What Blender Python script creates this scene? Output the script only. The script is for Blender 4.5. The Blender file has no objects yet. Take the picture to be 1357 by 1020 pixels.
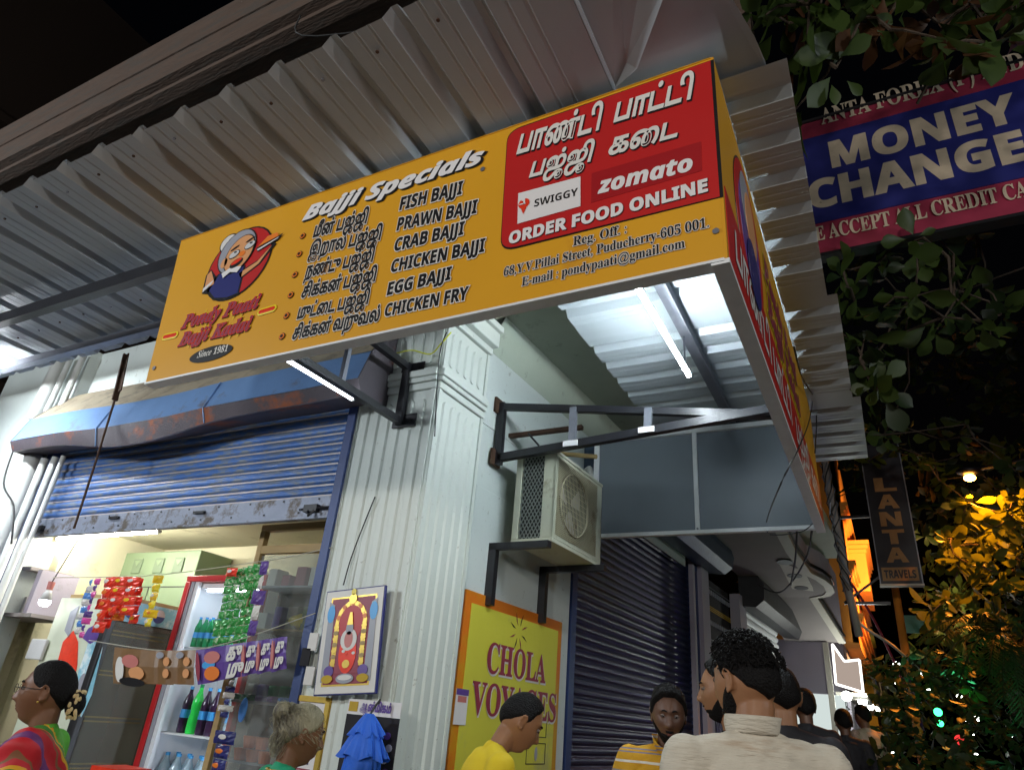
import bpy, bmesh, math, random
from mathutils import Vector, Matrix, noise
from math import sin, cos, pi, radians, hypot, atan2, sqrt
random.seed(7)
V = Vector
# ------------------------------------------------------------------ camera
C = V((2.4375, -3.3, 1.55))
CR = V((.8867, .4548, .0829)).normalized()
CU = V((.137, -.4297, .8925)).normalized()
CF = CR.cross(CU) * -1
F = 894.2
scn = bpy.context.scene
COL = scn.collection
cd = bpy.data.cameras.new('camera'); cam = bpy.data.objects.new('camera', cd); COL.objects.link(cam)
cd.sensor_width = 36; cd.lens = F / 1357 * 36; cd.clip_start = .05; cd.clip_end = 600
m3 = Matrix((CR, CU, -CF)).transposed()
cam.matrix_world = Matrix.Translation(C) @ m3.to_4x4()
scn.camera = cam
# ------------------------------------------------------------------ world, night
w = bpy.data.worlds.new("World"); scn.world = w; w.use_nodes = True
nt = w.node_tree; bg = nt.nodes['Background']
sky = nt.nodes.new('ShaderNodeTexSky'); sky.sky_type = 'NISHITA'; sky.sun_disc = False
sky.sun_elevation = radians(-4); sky.sun_rotation = radians(200)
nt.links.new(sky.outputs[0], bg.inputs[0]); bg.inputs[1].default_value = .05
def lamp(kind, name, loc, energy, col, **k):
    l = bpy.data.lights.new(name, kind); l.energy = energy; l.color = col
    for a, b in k.items(): setattr(l, a, b)
    o = bpy.data.objects.new(name, l); COL.objects.link(o); o.location = loc
    return o
def aim(o, t): o.rotation_euler = (V(t) - o.location).to_track_quat('-Z', 'Y').to_euler()
moon = lamp('SUN', 'moon_light', (0, -5, 9), .012, (1, .9, .8), angle=radians(4)); aim(moon, (0, 3, 2))
lamp('POINT', 'street_fill_light', (6.8, -6.5, 3.8), 240, (1, .93, .85), shadow_soft_size=.3)  # added fill for the side sign and awning edge, no fitting
lamp('POINT', 'side_wall_fill_light', (7.2, -1.6, 3.85), 210, (.88, .96, 1), shadow_soft_size=.3)  # unseen fill added to brighten the side wall
# fill lights added behind the camera and off to the left, without fittings
lamp('POINT', 'street_fill_light', (2.6, -9.0, 3.85), 800, (1, .94, .86), shadow_soft_size=.35)
lamp('POINT', 'left_fill_light', (-4.2, -5.6, 3.55), 640, (.86, .94, 1), shadow_soft_size=.3)
scn.view_settings.view_transform = 'Standard'; scn.view_settings.look = 'None'
scn.view_settings.gamma = 1; scn.view_settings.exposure = 0; scn.view_settings.use_curve_mapping = False
scn.cycles.max_bounces = 7; scn.cycles.diffuse_bounces = 4; scn.cycles.sample_clamp_indirect = 4
scn.cycles.use_denoising = True
GZ = .08
TH = .0527
S_ = V((sin(TH), cos(TH), 0)); N_ = V((cos(TH), -sin(TH), 0)); Z_ = V((0, 0, 1)); X_ = V((1, 0, 0)); Y_ = V((0, 1, 0))
# a point of the place seen at a spot of the photograph, on a known plane of the place
def ray(px, py): return CR * (px - 678.5) - CU * (py - 510) + CF * F
def onY(px, py, y=0.): d = ray(px, py); return C + d * ((y - C.y) / d.y)
def onX(px, py, x=0.): d = ray(px, py); return C + d * ((x - C.x) / d.x)
def onZ(px, py, z=0.): d = ray(px, py); return C + d * ((z - C.z) / d.z)
def onW(px, py, o=0.): d = ray(px, py); return C + d * ((o - N_.dot(C)) / N_.dot(d))
def dep(px, py, d): v = ray(px, py); return C + v * (d / v.dot(CF))
def wl(a, o, z): return S_ * a + N_ * o + Z_ * z          # side-wall frame: along, out, up
# ------------------------------------------------------------------ materials
def P(n): return n.inputs
def mat(name, col, rough=.6, metal=0., var=.15, sc=6., bump=0., bsc=60., col2=None, amt=.0, sc2=3., emit=None, es=0., trans=0., coord='Object', stretch=None, spec=None, detail=6):
    m = bpy.data.materials.new(name); m.use_nodes = True; t = m.node_tree; b = t.nodes['Principled BSDF']; L = t.links.new
    tc = t.nodes.new('ShaderNodeTexCoord'); src = tc.outputs[coord]
    if stretch:
        mp = t.nodes.new('ShaderNodeMapping'); mp.inputs['Scale'].default_value = stretch; L(src, mp.inputs[0]); src = mp.outputs[0]
    n1 = t.nodes.new('ShaderNodeTexNoise'); n1.inputs['Scale'].default_value = sc; n1.inputs['Detail'].default_value = detail; L(src, n1.inputs['Vector'])
    hs = t.nodes.new('ShaderNodeMixRGB'); hs.blend_type = 'MIX'
    c = col
    hs.inputs[1].default_value = (c[0]*(1-var), c[1]*(1-var), c[2]*(1-var), 1); hs.inputs[2].default_value = (min(1, c[0]*(1+var)), min(1, c[1]*(1+var)), min(1, c[2]*(1+var)), 1)
    L(n1.outputs['Fac'], hs.inputs[0]); out = hs.outputs[0]
    if col2 is not None:
        n2 = t.nodes.new('ShaderNodeTexNoise'); n2.inputs['Scale'].default_value = sc2; n2.inputs['Detail'].default_value = 8; n2.inputs['Roughness'].default_value = .7; L(src, n2.inputs['Vector'])
        rp = t.nodes.new('ShaderNodeValToRGB'); rp.color_ramp.elements[0].position = 1-amt-.06; rp.color_ramp.elements[1].position = 1-amt+.06
        L(n2.outputs['Fac'], rp.inputs[0]); mx = t.nodes.new('ShaderNodeMixRGB'); L(rp.outputs[0], mx.inputs[0]); L(out, mx.inputs[1]); mx.inputs[2].default_value = (*col2, 1); out = mx.outputs[0]
    L(out, b.inputs['Base Color']); b.inputs['Roughness'].default_value = rough; b.inputs['Metallic'].default_value = metal
    if spec is not None: b.inputs['Specular IOR Level'].default_value = spec
    if bump:
        n3 = t.nodes.new('ShaderNodeTexNoise'); n3.inputs['Scale'].default_value = bsc; n3.inputs['Detail'].default_value = 5; L(src, n3.inputs['Vector'])
        bp = t.nodes.new('ShaderNodeBump'); bp.inputs['Strength'].default_value = bump; bp.inputs['Distance'].default_value = .01; L(n3.outputs['Fac'], bp.inputs['Height']); L(bp.outputs[0], b.inputs['Normal'])
    if emit is not None: b.inputs['Emission Color'].default_value = (*emit, 1); b.inputs['Emission Strength'].default_value = es
    if trans: b.inputs['Transmission Weight'].default_value = trans
    m['out'] = 0
    return m
def leafmat(name, c):
    m = mat(name, c, .45, var=.45, sc=3., coord='Object'); t = m.node_tree; b = t.nodes['Principled BSDF']
    tr = t.nodes.new('ShaderNodeBsdfTranslucent'); tr.inputs[0].default_value = (min(1, c[0]*1.6), min(1, c[1]*1.6), c[2], 1)
    mx = t.nodes.new('ShaderNodeMixShader'); mx.inputs[0].default_value = .35
    o = t.nodes['Material Output']; t.links.new(b.outputs[0], mx.inputs[1]); t.links.new(tr.outputs[0], mx.inputs[2]); t.links.new(mx.outputs[0], o.inputs[0]); return m
def glassmat(name, c=(.9, .95, .95), f=.75, rough=.05):
    m = bpy.data.materials.new(name); m.use_nodes = True; t = m.node_tree; b = t.nodes['Principled BSDF']
    b.inputs['Base Color'].default_value = (*c, 1); b.inputs['Roughness'].default_value = rough
    tr = t.nodes.new('ShaderNodeBsdfTransparent'); tr.inputs[0].default_value = (*c, 1); mx = t.nodes.new('ShaderNodeMixShader'); mx.inputs[0].default_value = f
    o = t.nodes['Material Output']; t.links.new(b.outputs[0], mx.inputs[1]); t.links.new(tr.outputs[0], mx.inputs[2]); t.links.new(mx.outputs[0], o.inputs[0]); return m
WH = (.62, .66, .61)
M = dict(
 plaster=mat('painted_plaster', (.68, .73, .68), .5, var=.05, sc=3, bump=.22, bsc=35, col2=(.28, .27, .22), amt=.315, sc2=20),
 wallw=mat('white_wall', (.62, .68, .66), .5, var=.06, sc=2, bump=.12, bsc=40, col2=(.28, .29, .25), amt=.33, sc2=20),
 ceil=mat('greenish_soffit', (.42, .48, .40), .7, var=.1, sc=4, bump=.1, col2=(.25, .27, .22), amt=.35, sc2=6),
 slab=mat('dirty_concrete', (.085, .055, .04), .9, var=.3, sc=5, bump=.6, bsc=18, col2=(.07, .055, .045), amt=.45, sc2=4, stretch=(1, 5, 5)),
 black=mat('black_paint_steel', (.018, .018, .022), .35, .2, var=.3, sc=10, bump=.1, col2=(.05, .035, .03), amt=.3, sc2=9),
 rust=mat('rusty_steel', (.07, .035, .02), .8, .2, var=.4, sc=18, bump=.4),
 greysteel=mat('grey_steel', (.22, .23, .27), .4, .5, var=.2, sc=12),
 sheet=mat('roof_sheet', (.36, .385, .41), .55, .10, var=.07, sc=2, stretch=(3, .5, 1), bump=.03, bsc=20, spec=.3, col2=(.32, .32, .31), amt=.30, sc2=4),
 sheetb=mat('galvanised_sheet', (.50, .56, .60), .36, .25, var=.12, sc=3, stretch=(.35, 4, 1), bump=.08, bsc=12),
 alu=mat('aluminium', (.82, .84, .85), .45, .12, var=.08, sc=20),
 panel=mat('grey_board_back', (.16, .185, .215), .42, .1, var=.12, sc=2.5, bump=.04, bsc=200),
 yellow=mat('sign_yellow', (.70, .34, .014), .42, var=.10, sc=1.3, bump=.35, bsc=2.2, col2=(.55, .24, .015), amt=.33, sc2=1.6),
 red=mat('sign_red', (.50, .012, .012), .42, var=.12, sc=1.5, bump=.3, bsc=2.2),
 dred=mat('sign_dark_red', (.36, .008, .012), .38, var=.05),
 ink=mat('ink_black', (.008, .007, .008), .4, var=.1), white=mat('print_white', (.78, .76, .76), .4, var=.04),
 offw=mat('print_offwhite', (.72, .70, .66), .45, var=.08), glow=mat('print_lemon', (.85, .68, .02), .4, var=.05),
 orange=mat('print_orange', (.8, .2, .02), .4, var=.08), skinp=mat('print_skin', (.7, .33, .14), .4, var=.05), navy=mat('print_navy', (.02, .025, .16), .4, var=.08),
 greyp=mat('print_grey', (.32, .33, .38), .4, var=.1), maroon=mat('print_maroon', (.28, .03, .06), .45, var=.15),
 blueS=mat('blue_shutter_paint', (.07, .18, .50), .42, .15, var=.22, sc=4, stretch=(1, 1, 6), bump=.25, bsc=60, col2=(.22, .25, .28), amt=.47, sc2=5),
 blueR=mat('worn_bottom_rail', (.25, .28, .36), .5, .3, var=.3, sc=6, bump=.3, col2=(.10, .08, .065), amt=.45, sc2=6),
 blueF=mat('blue_frame_paint', (.03, .055, .17), .45, .1, var=.25, sc=5, bump=.2),
 gap=mat('shutter_joint_steel', (.42, .38, .38), .5, .4, var=.3, sc=14),
 housb=mat('housing_blue', (.17, .31, .58), .45, .2, var=.3, sc=2.5, bump=.25, col2=(.17, .13, .11), amt=.34, sc2=2.2),
 houst=mat('housing_dusty', (.33, .28, .20), .85, var=.2, sc=6, bump=.5, col2=(.2, .17, .13), amt=.42, sc2=5),
 housr=mat('housing_rust', (.10, .085, .10), .55, .3, var=.35, sc=3, bump=.3, col2=(.35, .10, .035), amt=.40, sc2=2.2),
 dnavy=mat('navy_shutter_paint', (.022, .026, .085), .36, .25, var=.25, sc=5, stretch=(1, 1, 6), bump=.2, bsc=50, col2=(.06, .06, .10), amt=.33, sc2=8),
 pipe=mat('pvc_pipe', (.62, .64, .62), .4, var=.12, sc=6),
 beige=mat('beige_wall', (.66, .62, .44), .7, var=.12, sc=2.5, bump=.2, col2=(.45, .41, .27), amt=.36, sc2=3),
 cup=mat('green_cupboard', (.20, .27, .16), .45, .2, var=.12, sc=3, bump=.1), cupd=mat('green_recess', (.13, .18, .11), .5, var=.1),
 wood=mat('wood_frame', (.42, .29, .12), .5, var=.25, sc=5, stretch=(1, 6, 6), bump=.2), darkin=mat('cabinet_dark', (.06, .045, .04), .6, var=.3, sc=4),
 acw=mat('ac_cream', (.55, .56, .44), .45, var=.1, sc=4, bump=.08, col2=(.25, .21, .12), amt=.36, sc2=4), acd=mat('ac_dark', (.03, .032, .03), .6, var=.3), acg=mat('ac_grille', (.48, .44, .30), .5, var=.2, sc=6, col2=(.25, .17, .08), amt=.4, sc2=5),
 coil=mat('ac_coil', (.4, .43, .4), .35, .7, var=.2), foam=mat('foam_lagging', (.5, .5, .48), .8, var=.2, bump=.4),
 ppink=mat('poster_rose', (.55, .18, .16), .45, var=.15), pgreen=mat('print_green', (.03, .3, .06), .35, var=.3, sc=30), ppurp=mat('print_purple', (.12, .06, .3), .35, var=.3, sc=30),
 pkred=mat('packet_red', (.85, .05, .02), .28, .1, var=.2, sc=30), pkpink=mat('packet_pink', (.85, .10, .45), .28, var=.3, sc=30), pkyel=mat('packet_yellow', (.9, .55, .02), .28, var=.2, sc=30), pkblu=mat('packet_blue', (.1, .3, .75), .28, var=.3, sc=25), pkgrn=mat('packet_green', (.05, .38, .08), .25, .1, var=.5, sc=35, col2=(.7, .8, .6), amt=.45, sc2=30), pkbrn=mat('print_brown', (.22, .12, .05), .4, var=.3, sc=12),
 frred=mat('fridge_red', (.5, .015, .02), .3, var=.08), frwhite=mat('fridge_liner', (.78, .82, .86), .35, var=.05), frblack=mat('fridge_black', (.02, .02, .022), .4, var=.2),
 pepblue=mat('fridge_graphic_blue', (.25, .55, .68), .4, var=.4, sc=9, col2=(.75, .85, .88), amt=.45, sc2=7), pepcream=mat('fridge_graphic_cream', (.62, .66, .52), .4, var=.12),
 greenpl=mat('green_bottle', (.02, .35, .12), .15, var=.2, trans=.3), cola=mat('cola_bottle', (.04, .02, .05), .12, var=.2), waterb=mat('water_bottle', (.55, .75, .85), .1, var=.1, trans=.4), cap=mat('blue_cap', (.05, .35, .75), .4),
 gold=mat('gold_frame', (.62, .42, .08), .35, .5, var=.2, sc=20), blufab=mat('blue_cloth', (.01, .12, .65), .6, var=.3, sc=6, bump=.3, bsc=40),
 wire=mat('cable_black', (.02, .02, .02), .5), wirew=mat('string_pale', (.5, .48, .4), .7), yrib=mat('yellow_ribbon', (.75, .8, .02), .4, var=.1),
 skinA=mat('skin_brown', (.20, .09, .045), .5, var=.12, sc=9, bump=.08, bsc=90), skinB=mat('skin_dark', (.13, .06, .035), .48, var=.12, sc=9, bump=.08, bsc=90), skinC=mat('skin_tan', (.32, .15, .07), .5, var=.12, sc=9, bump=.08, bsc=90),
 hair=mat('black_hair', (.006, .005, .005), .6, var=.3, bump=.8, bsc=160, spec=.18), hairg=mat('grey_hair', (.30, .27, .17), .5, var=.45, sc=14, bump=1., bsc=120, stretch=(1, 1, .15), col2=(.06, .05, .04), amt=.42, sc2=9),
 eyew=mat('eye_white', (.22, .19, .17), .5), eyed=mat('eye_dark', (.02, .01, .01), .1), lip=mat('lip', (.22, .06, .05), .45),
 tyel=mat('yellow_tshirt', (.72, .52, .01), .75, var=.08, sc=5, bump=.25, bsc=12), linen=mat('beige_linen', (.66, .60, .49), .85, var=.10, sc=14, stretch=(1, 1, 7), bump=.7, bsc=26, col2=(.50, .38, .27), amt=.36, sc2=2.6),
 gcloth=mat('green_blouse', (.10, .42, .03), .7, var=.35, sc=14, bump=.3), gcloth2=mat('teal_blouse', (.01, .33, .16), .7, var=.12, bump=.2), trous=mat('dark_trousers', (.03, .032, .04), .8, var=.2), dcloth=mat('black_cloth', (.015, .014, .018), .8, var=.3), florald=mat('floral_cloth', (.55, .40, .32), .75, var=.3, sc=12, col2=(.2, .05, .06), amt=.4, sc2=14), violet=mat('violet_cloth', (.10, .03, .5), .6, var=.3),
 obuild=mat('orange_building_paint', (.75, .27, .035), .7, var=.12, sc=1.5, bump=.2, col2=(.5, .17, .04), amt=.33, sc2=2), oyel=mat('ochre_paint', (.55, .36, .03), .7, var=.1), obr=mat('brick_red_paint', (.3, .06, .03), .8, var=.25), lilac=mat('lilac_plaster', (.46, .42, .50), .7, var=.08, sc=2, bump=.15, col2=(.3, .27, .3), amt=.33, sc2=4), gsoff=mat('grey_soffit', (.30, .27, .26), .8, var=.1, sc=3, bump=.1), cream=mat('cream_trim', (.58, .55, .47), .6, var=.1),
 dgrey=mat('dark_building', (.03, .035, .05), .8, var=.3), asphalt=mat('asphalt', (.05, .05, .052), .9, var=.25, sc=8, bump=.5, bsc=80), pave=mat('paving', (.18, .165, .15), .85, var=.2, sc=4, bump=.3), kerb=mat('kerb_stone', (.25, .24, .22), .8, var=.2),
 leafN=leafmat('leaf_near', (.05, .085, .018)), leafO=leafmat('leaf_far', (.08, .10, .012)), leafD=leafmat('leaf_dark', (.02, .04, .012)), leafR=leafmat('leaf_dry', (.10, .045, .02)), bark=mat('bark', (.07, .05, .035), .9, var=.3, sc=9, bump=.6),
 mblue=mat('money_blue', (.02, .025, .19), .5, var=.15, sc=4), mred=mat('money_red', (.34, .03, .07), .5, var=.25, sc=6), mlet=mat('money_letter', (.66, .54, .40), .55, var=.2, sc=10, col2=(.18, .12, .08), amt=.3, sc2=14), plet=mat('planta_letter', (.30, .17, .06), .55, var=.25, sc=20), dboard=mat('dark_board', (.01, .008, .014), .4, var=.3),
 glass=glassmat('cabinet_glass', (.8, .83, .82), .86), glassd=glassmat('fridge_glass', (.72, .73, .66), .86, .12), lens=mat('tube_cap', (.6, .6, .6), .4),
)
def em(name, c, s):
    m = bpy.data.materials.new(name); m.use_nodes = True; t = m.node_tree; t.nodes.remove(t.nodes['Principled BSDF'])
    e = t.nodes.new('ShaderNodeEmission'); e.inputs[0].default_value = (*c, 1); e.inputs[1].default_value = s; t.links.new(e.outputs[0], t.nodes['Material Output'].inputs[0]); return m
M['tube'] = em('tube_lit', (.84, .95, 1), 235); M['tube2'] = em('tube_dim', (.85, .92, 1), 9); M['tubein'] = em('tube_warm', (1, .97, .86), 170); M['bulb'] = em('bulb_lit', (.9, .95, 1), 22)
M['sod'] = em('sodium_lit', (1, .42, .06), 60); M['white_e'] = em('shop_light', (.95, 1, .92), 14); M['green_e'] = em('green_light', (.03, 1, .2), 9); M['redem'] = em('red_light', (1, .05, .05), 1.2); M['neon'] = em('sign_edge_light', (1, .97, .9), 2.6); M['shopin'] = em('glowing_shop_wall', (.75, .85, .82), .85); M['frlight'] = em('fridge_lamp', (.8, .9, 1), 22); M['box_e'] = em('light_box_face', (1, .8, .68), .42); M['viol_e'] = em('violet_glow', (.2, .05, 1), 1.5)
# ------------------------------------------------------------------ geometry helper
class G:
    def __init__(s, T=None): s.v = []; s.f = []; s.T = T
    def add(s, vs, fs):
        n = len(s.v); s.v += [s.T(V(p)) if s.T else V(p) for p in vs]; s.f += [tuple(i + n for i in f) for f in fs]; return s
    def box(s, x0, x1, y0, y1, z0, z1):
        return s.add([(x, y, z) for z in (z0, z1) for y in (y0, y1) for x in (x0, x1)], [(0, 2, 3, 1), (4, 5, 7, 6), (0, 1, 5, 4), (2, 6, 7, 3), (0, 4, 6, 2), (1, 3, 7, 5)])
    def beam(s, a, b, w, h, up=Z_):
        a, b = V(a), V(b); d = (b - a).normalized(); sd = d.cross(up).normalized(); u2 = sd.cross(d)
        c = [sd * (i * w / 2) + u2 * (j * h / 2) for i, j in ((-1, -1), (1, -1), (1, 1), (-1, 1))]
        return s.add([a + q for q in c] + [b + q for q in c], [(0, 1, 2, 3), (7, 6, 5, 4), (0, 4, 5, 1), (1, 5, 6, 2), (2, 6, 7, 3), (3, 7, 4, 0)])
    def tube(s, pts, r, n=8, caps=True):
        pts = [V(p) for p in pts]; rs = r if isinstance(r, (list, tuple)) else [r] * len(pts); vs = []; fs = []
        u = None
        for i, p in enumerate(pts):
            d = (pts[min(i + 1, len(pts) - 1)] - pts[max(i - 1, 0)]).normalized()
            if u is None: u = d.orthogonal().normalized()
            u = (u - d * u.dot(d)).normalized(); k = d.cross(u)
            for j in range(n): a = 2 * pi * j / n; vs.append(p + (u * cos(a) + k * sin(a)) * rs[i])
        for i in range(len(pts) - 1):
            for j in range(n): fs.append((i*n+j, i*n+(j+1) % n, (i+1)*n+(j+1) % n, (i+1)*n+j))
        if caps: fs += [tuple(range(n))[::-1], tuple(range((len(pts)-1)*n, len(pts)*n))]
        return s.add(vs, fs)
    def prism(s, pts, d):
        pts = [V(p) for p in pts]; d = V(d); n = len(pts)
        return s.add(pts + [p + d for p in pts], [tuple(range(n))[::-1], tuple(range(n, 2*n))] + [(i, (i+1) % n, n+(i+1) % n, n+i) for i in range(n)])
    def ell(s, c, rx, ry, rz, nu=14, nv=9, R=None):
        vs = []; fs = []
        for j in range(nv + 1):
            t = pi * j / nv
            for i in range(nu):
                a = 2*pi*i/nu; p = V((rx*sin(t)*cos(a), ry*sin(t)*sin(a), rz*cos(t)))
                if R is not None: p = R @ p
                vs.append(V(c) + p)
        for j in range(nv):
            for i in range(nu): fs.append((j*nu+i, j*nu+(i+1) % nu, (j+1)*nu+(i+1) % nu, (j+1)*nu+i))
        return s.add(vs, fs)
    def disc(s, c, u, v, ru, rv, d=None, n=28, a0=0, a1=2*pi):
        pts = [V(c) + V(u) * (ru * cos(a0+(a1-a0)*i/n)) + V(v) * (rv * sin(a0+(a1-a0)*i/n)) for i in range(n + (0 if a1-a0 > 6.28 else 1))]
        return s.prism(pts, d or V(u).cross(V(v)) * .002)
    def cap(s, p0, r0, p1, r1, n=12, q=1.0):     # tapered capsule
        p0, p1 = V(p0), V(p1); d = (p1 - p0); L = d.length; d = d / max(L, 1e-6)
        pts = []; rs = []
        for k in range(4): a = -pi/2 + (k + .3) * pi/2/4; pts.append(p0 + d * r0 * sin(a)); rs.append(r0 * cos(a))
        pts.append(p0); rs.append(r0); pts.append(p1); rs.append(r1)
        for k in range(1, 5): a = (k - .3) * pi/2/4; pts.append(p1 + d * r1 * sin(a)); rs.append(r1 * cos(a))
        return s.tube(pts, rs, n)
    def obj(s, name, m, parent=None, smooth=False, auto=None, fix=True):
        base = V((0, 0, 0))
        if parent is not None: base = wpos(parent)
        elif s.v:
            mn = [min(p[i] for p in s.v) for i in range(3)]; mx = [max(p[i] for p in s.v) for i in range(3)]; base = V(((mn[0]+mx[0])/2, (mn[1]+mx[1])/2, mn[2]))
        me = bpy.data.meshes.new(name)
        me.from_pydata([tuple(p - base) for p in s.v], [], s.f)
        if fix:
            bm = bmesh.new(); bm.from_mesh(me); bmesh.ops.recalc_face_normals(bm, faces=bm.faces); bm.to_mesh(me); bm.free()
        if smooth: me.polygons.foreach_set('use_smooth', [True] * len(me.polygons))
        me.materials.append(M[m] if isinstance(m, str) else m)
        o = bpy.data.objects.new(name, me); COL.objects.link(o)
        if parent is not None: o.parent = parent
        else: o.location = base
        return o
def wpos(o):
    p = V(o.location)
    while o.parent: o = o.parent; p += V(o.location)
    return p
def tag(o, label=None, cat=None, group=None, kind=None):
    for k, v in (('label', label), ('category', cat), ('group', group), ('kind', kind)):
        if v: o[k] = v
    return o
def thing(name, loc, label, cat, group=None):
    o = bpy.data.objects.new(name, None); o.empty_display_size = .1; COL.objects.link(o); o.location = loc; return tag(o, label, cat, group)
def inst(o, off, parent):
    c = o.copy(); COL.objects.link(c); c.parent = parent; c.location = o.location + V(off); return c
def bevel(o, wd=.005, seg=2):
    b = o.modifiers.new('bevel', 'BEVEL'); b.width = wd; b.segments = seg; b.limit_method = 'ANGLE'; return o
# ------------------------------------------------------------------ lettering
def mp(t, up, lo, dg=None):
    o = ''
    for ch in t:
        if 'A' <= ch <= 'Z': o += chr(up + ord(ch) - 65)
        elif 'a' <= ch <= 'z': o += chr(lo + ord(ch) - 97)
        elif ch.isdigit() and dg: o += chr(dg + ord(ch) - 48)
        else: o += ch
    return o
STY = dict(sb=(0x1D5D4, 0x1D5EE, 0x1D7EC), sbi=(0x1D63C, 0x1D656, 0x1D7EC), rb=(0x1D400, 0x1D41A, 0x1D7CE), rbi=(0x1D468, 0x1D482, 0x1D7CE))
_tc = {}
def tmesh(s, b):
    if (s, b) in _tc: return _tc[(s, b)]
    c = bpy.data.curves.new('t', 'FONT'); c.body = s; c.size = 1; c.resolution_u = 3; c.bevel_depth = b; c.bevel_resolution = 0; c.fill_mode = 'FRONT'
    o = bpy.data.objects.new('t', c); COL.objects.link(o); dg = bpy.context.evaluated_depsgraph_get(); dg.update()
    me = bpy.data.meshes.new_from_object(o.evaluated_get(dg)); r = ([tuple(v.co) for v in me.vertices], [tuple(p.vertices) for p in me.polygons])
    bpy.data.objects.remove(o); bpy.data.curves.remove(c); bpy.data.meshes.remove(me); _tc[(s, b)] = r; return r
def text(s, sty, P0, P1, h, nrm, layers, parent, name='lettering', up=Z_, shear=0., off0=.003, step=.0025):
    """layers: list of (material, bevel in em, (dx,dy) in em); the first lies lowest"""
    if sty in STY: s2 = mp(s, *STY[sty]); ref = mp('H', *STY[sty])
    else: s2 = s; ref = 'ப' if sty == 'ta' else 'H'
    rv = tmesh(ref, 0)[0]; ch = max(p[1] for p in rv) - min(p[1] for p in rv)
    bv = tmesh(s2, 0)[0]; x0 = min(p[0] for p in bv); x1 = max(p[0] for p in bv)
    P0, P1 = V(P0), V(P1); d = P1 - P0; U = d.normalized(); sx = d.length / (x1 - x0 + shear * ch * .8); sy = h / ch; nrm = V(nrm).normalized(); up = V(up)
    for i, (m, b, dxy) in enumerate(layers):
        vs, fs = tmesh(s2, b); k = off0 + i * step
        g = G(); g.add([P0 + U * ((x - x0 + dxy[0] + shear * y) * sx) + up * ((y + dxy[1]) * sy) + nrm * (k + z * .002) for x, y, z in vs], fs)
        g.obj(name, m, parent, fix=False)
# ------------------------------------------------------------------ ground
def struct(o): o['kind'] = 'structure'; return o
struct(G().box(-70, 70, -60, 150, GZ-.5, GZ-.14).obj('ground', 'asphalt'))
struct(G().box(-9, 2.6, -3.2, 40, GZ-.139, GZ).obj('pavement', 'pave'))
struct(G().box(2.603, 2.72, -3.2, 40, GZ-.139, GZ+.004).obj('kerb', 'kerb'))
struct(G().box(3.6, 9, -14, 60, GZ-.139, GZ-.135).obj('road', 'asphalt'))
# ------------------------------------------------------------------ corner building
bld = thing('corner_building', (0, 0, GZ), 'white corner shop building with a fluted plaster pilaster at its corner', 'building')
SX = -.70; SL = -4.34                  # shop opening
RZ = 2.93                              # shop ceiling
G().box(-5.9, SL-.06, 0, .3, GZ, 4.6).obj('wall', 'wallw', bld)
G().box(SL-.06, SX, .11, .3, 3.45, 4.6).obj('wall', 'wallw', bld)
G(lambda p: wl(*p)).box(.56, 2.2, -.3, -.035, GZ, 4.6).obj('wall', 'wallw', bld)                # a, out, z
G(lambda p: wl(*p)).box(2.2, 6.02, -.3, -.16, 3.62, 4.6).obj('wall', 'wallw', bld)
g = G(lambda p: wl(*p)); g.box(.60, 2.16, -.035, -.012, GZ, 3.02); bevel(g.obj('wall_panel', 'wallw', bld), .006)
g = G(lambda p: wl(*p)); g.box(.57, 5.5, -.035, -.028, 3.5, 4.2); g.obj('wall_panel', 'wallw', bld)
G(lambda p: wl(*p)).box(6.0, 6.35, -.3, .03, GZ, 4.6).obj('wall', 'lilac', bld)
# pilaster with flutes
def flutes(T, w, z0, z1, n, name):
    g = G(T); g.box(0, w, 0, .045, z0, z1)
    m = .055; pw = (w - 2*m) / n
    for i in range(n):
        c = m + pw * (i + .5); r = pw * .36; pts = []
        for k in range(9): a = pi * k / 8; pts.append((c + r*cos(a), .045, z1 - .06 - pw*.4 + r*sin(a)))
        for k in range(9): a = pi + pi * k / 8; pts.append((c + r*cos(a), .045, z0 + .03 + pw*.4 + r*sin(a)))
        inn = [(c + (p[0]-c)*.6, .045 + .012, p[2]) for p in pts]; k = len(pts)
        g.add(pts + inn, [(j, (j+1) % k, k+(j+1) % k, k+j) for j in range(k)] + [tuple(range(k, 2*k))])
    for x in (.006, w - .036): g.box(x, x + .03, .045, .057, z0, z1)
    return g.obj(name, 'plaster', bld)
G().box(SX + .02, -.002, .05, .3, GZ, 4.6).obj('pilaster_core', 'plaster', bld)
Tf = lambda p: V((SX + .03 + p[0], .05 - p[1], p[2]))
Ts = lambda p: wl(p[0] + .003, p[1] - .04, p[2])
for T, w in ((Tf, .665), (Ts, .555)):
    nf = 6 if T is Tf else 5
    flutes(T, w, GZ + .3, 3.49, nf, 'fluting'); flutes(T, w, 3.66, 4.02, nf, 'capital_fluting')
    g = G(T)
    for j, (z, h, pj) in enumerate(((3.495, .05, .062), (3.55, .035, .075), (3.588, .05, .085), (3.64, .018, .07), (4.03, .05, .07), (4.083, .12, .12), (4.206, .05, .15))):
        if j == 4: bevel(g.obj('moulding', 'plaster', bld), .008); g = G(T)
        g.box(-.004*j, w + .002*j, 0, pj, z, z + h)
    bevel(g.obj('moulding', 'plaster', bld), .008)
    G(T).box(0, w, 0, .09, GZ, GZ + .3).obj('plinth', 'plaster', bld)
G().box(-.04, .36, -.08, .3, 4.262, 4.6).obj('beam', 'wallw', bld)
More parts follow.
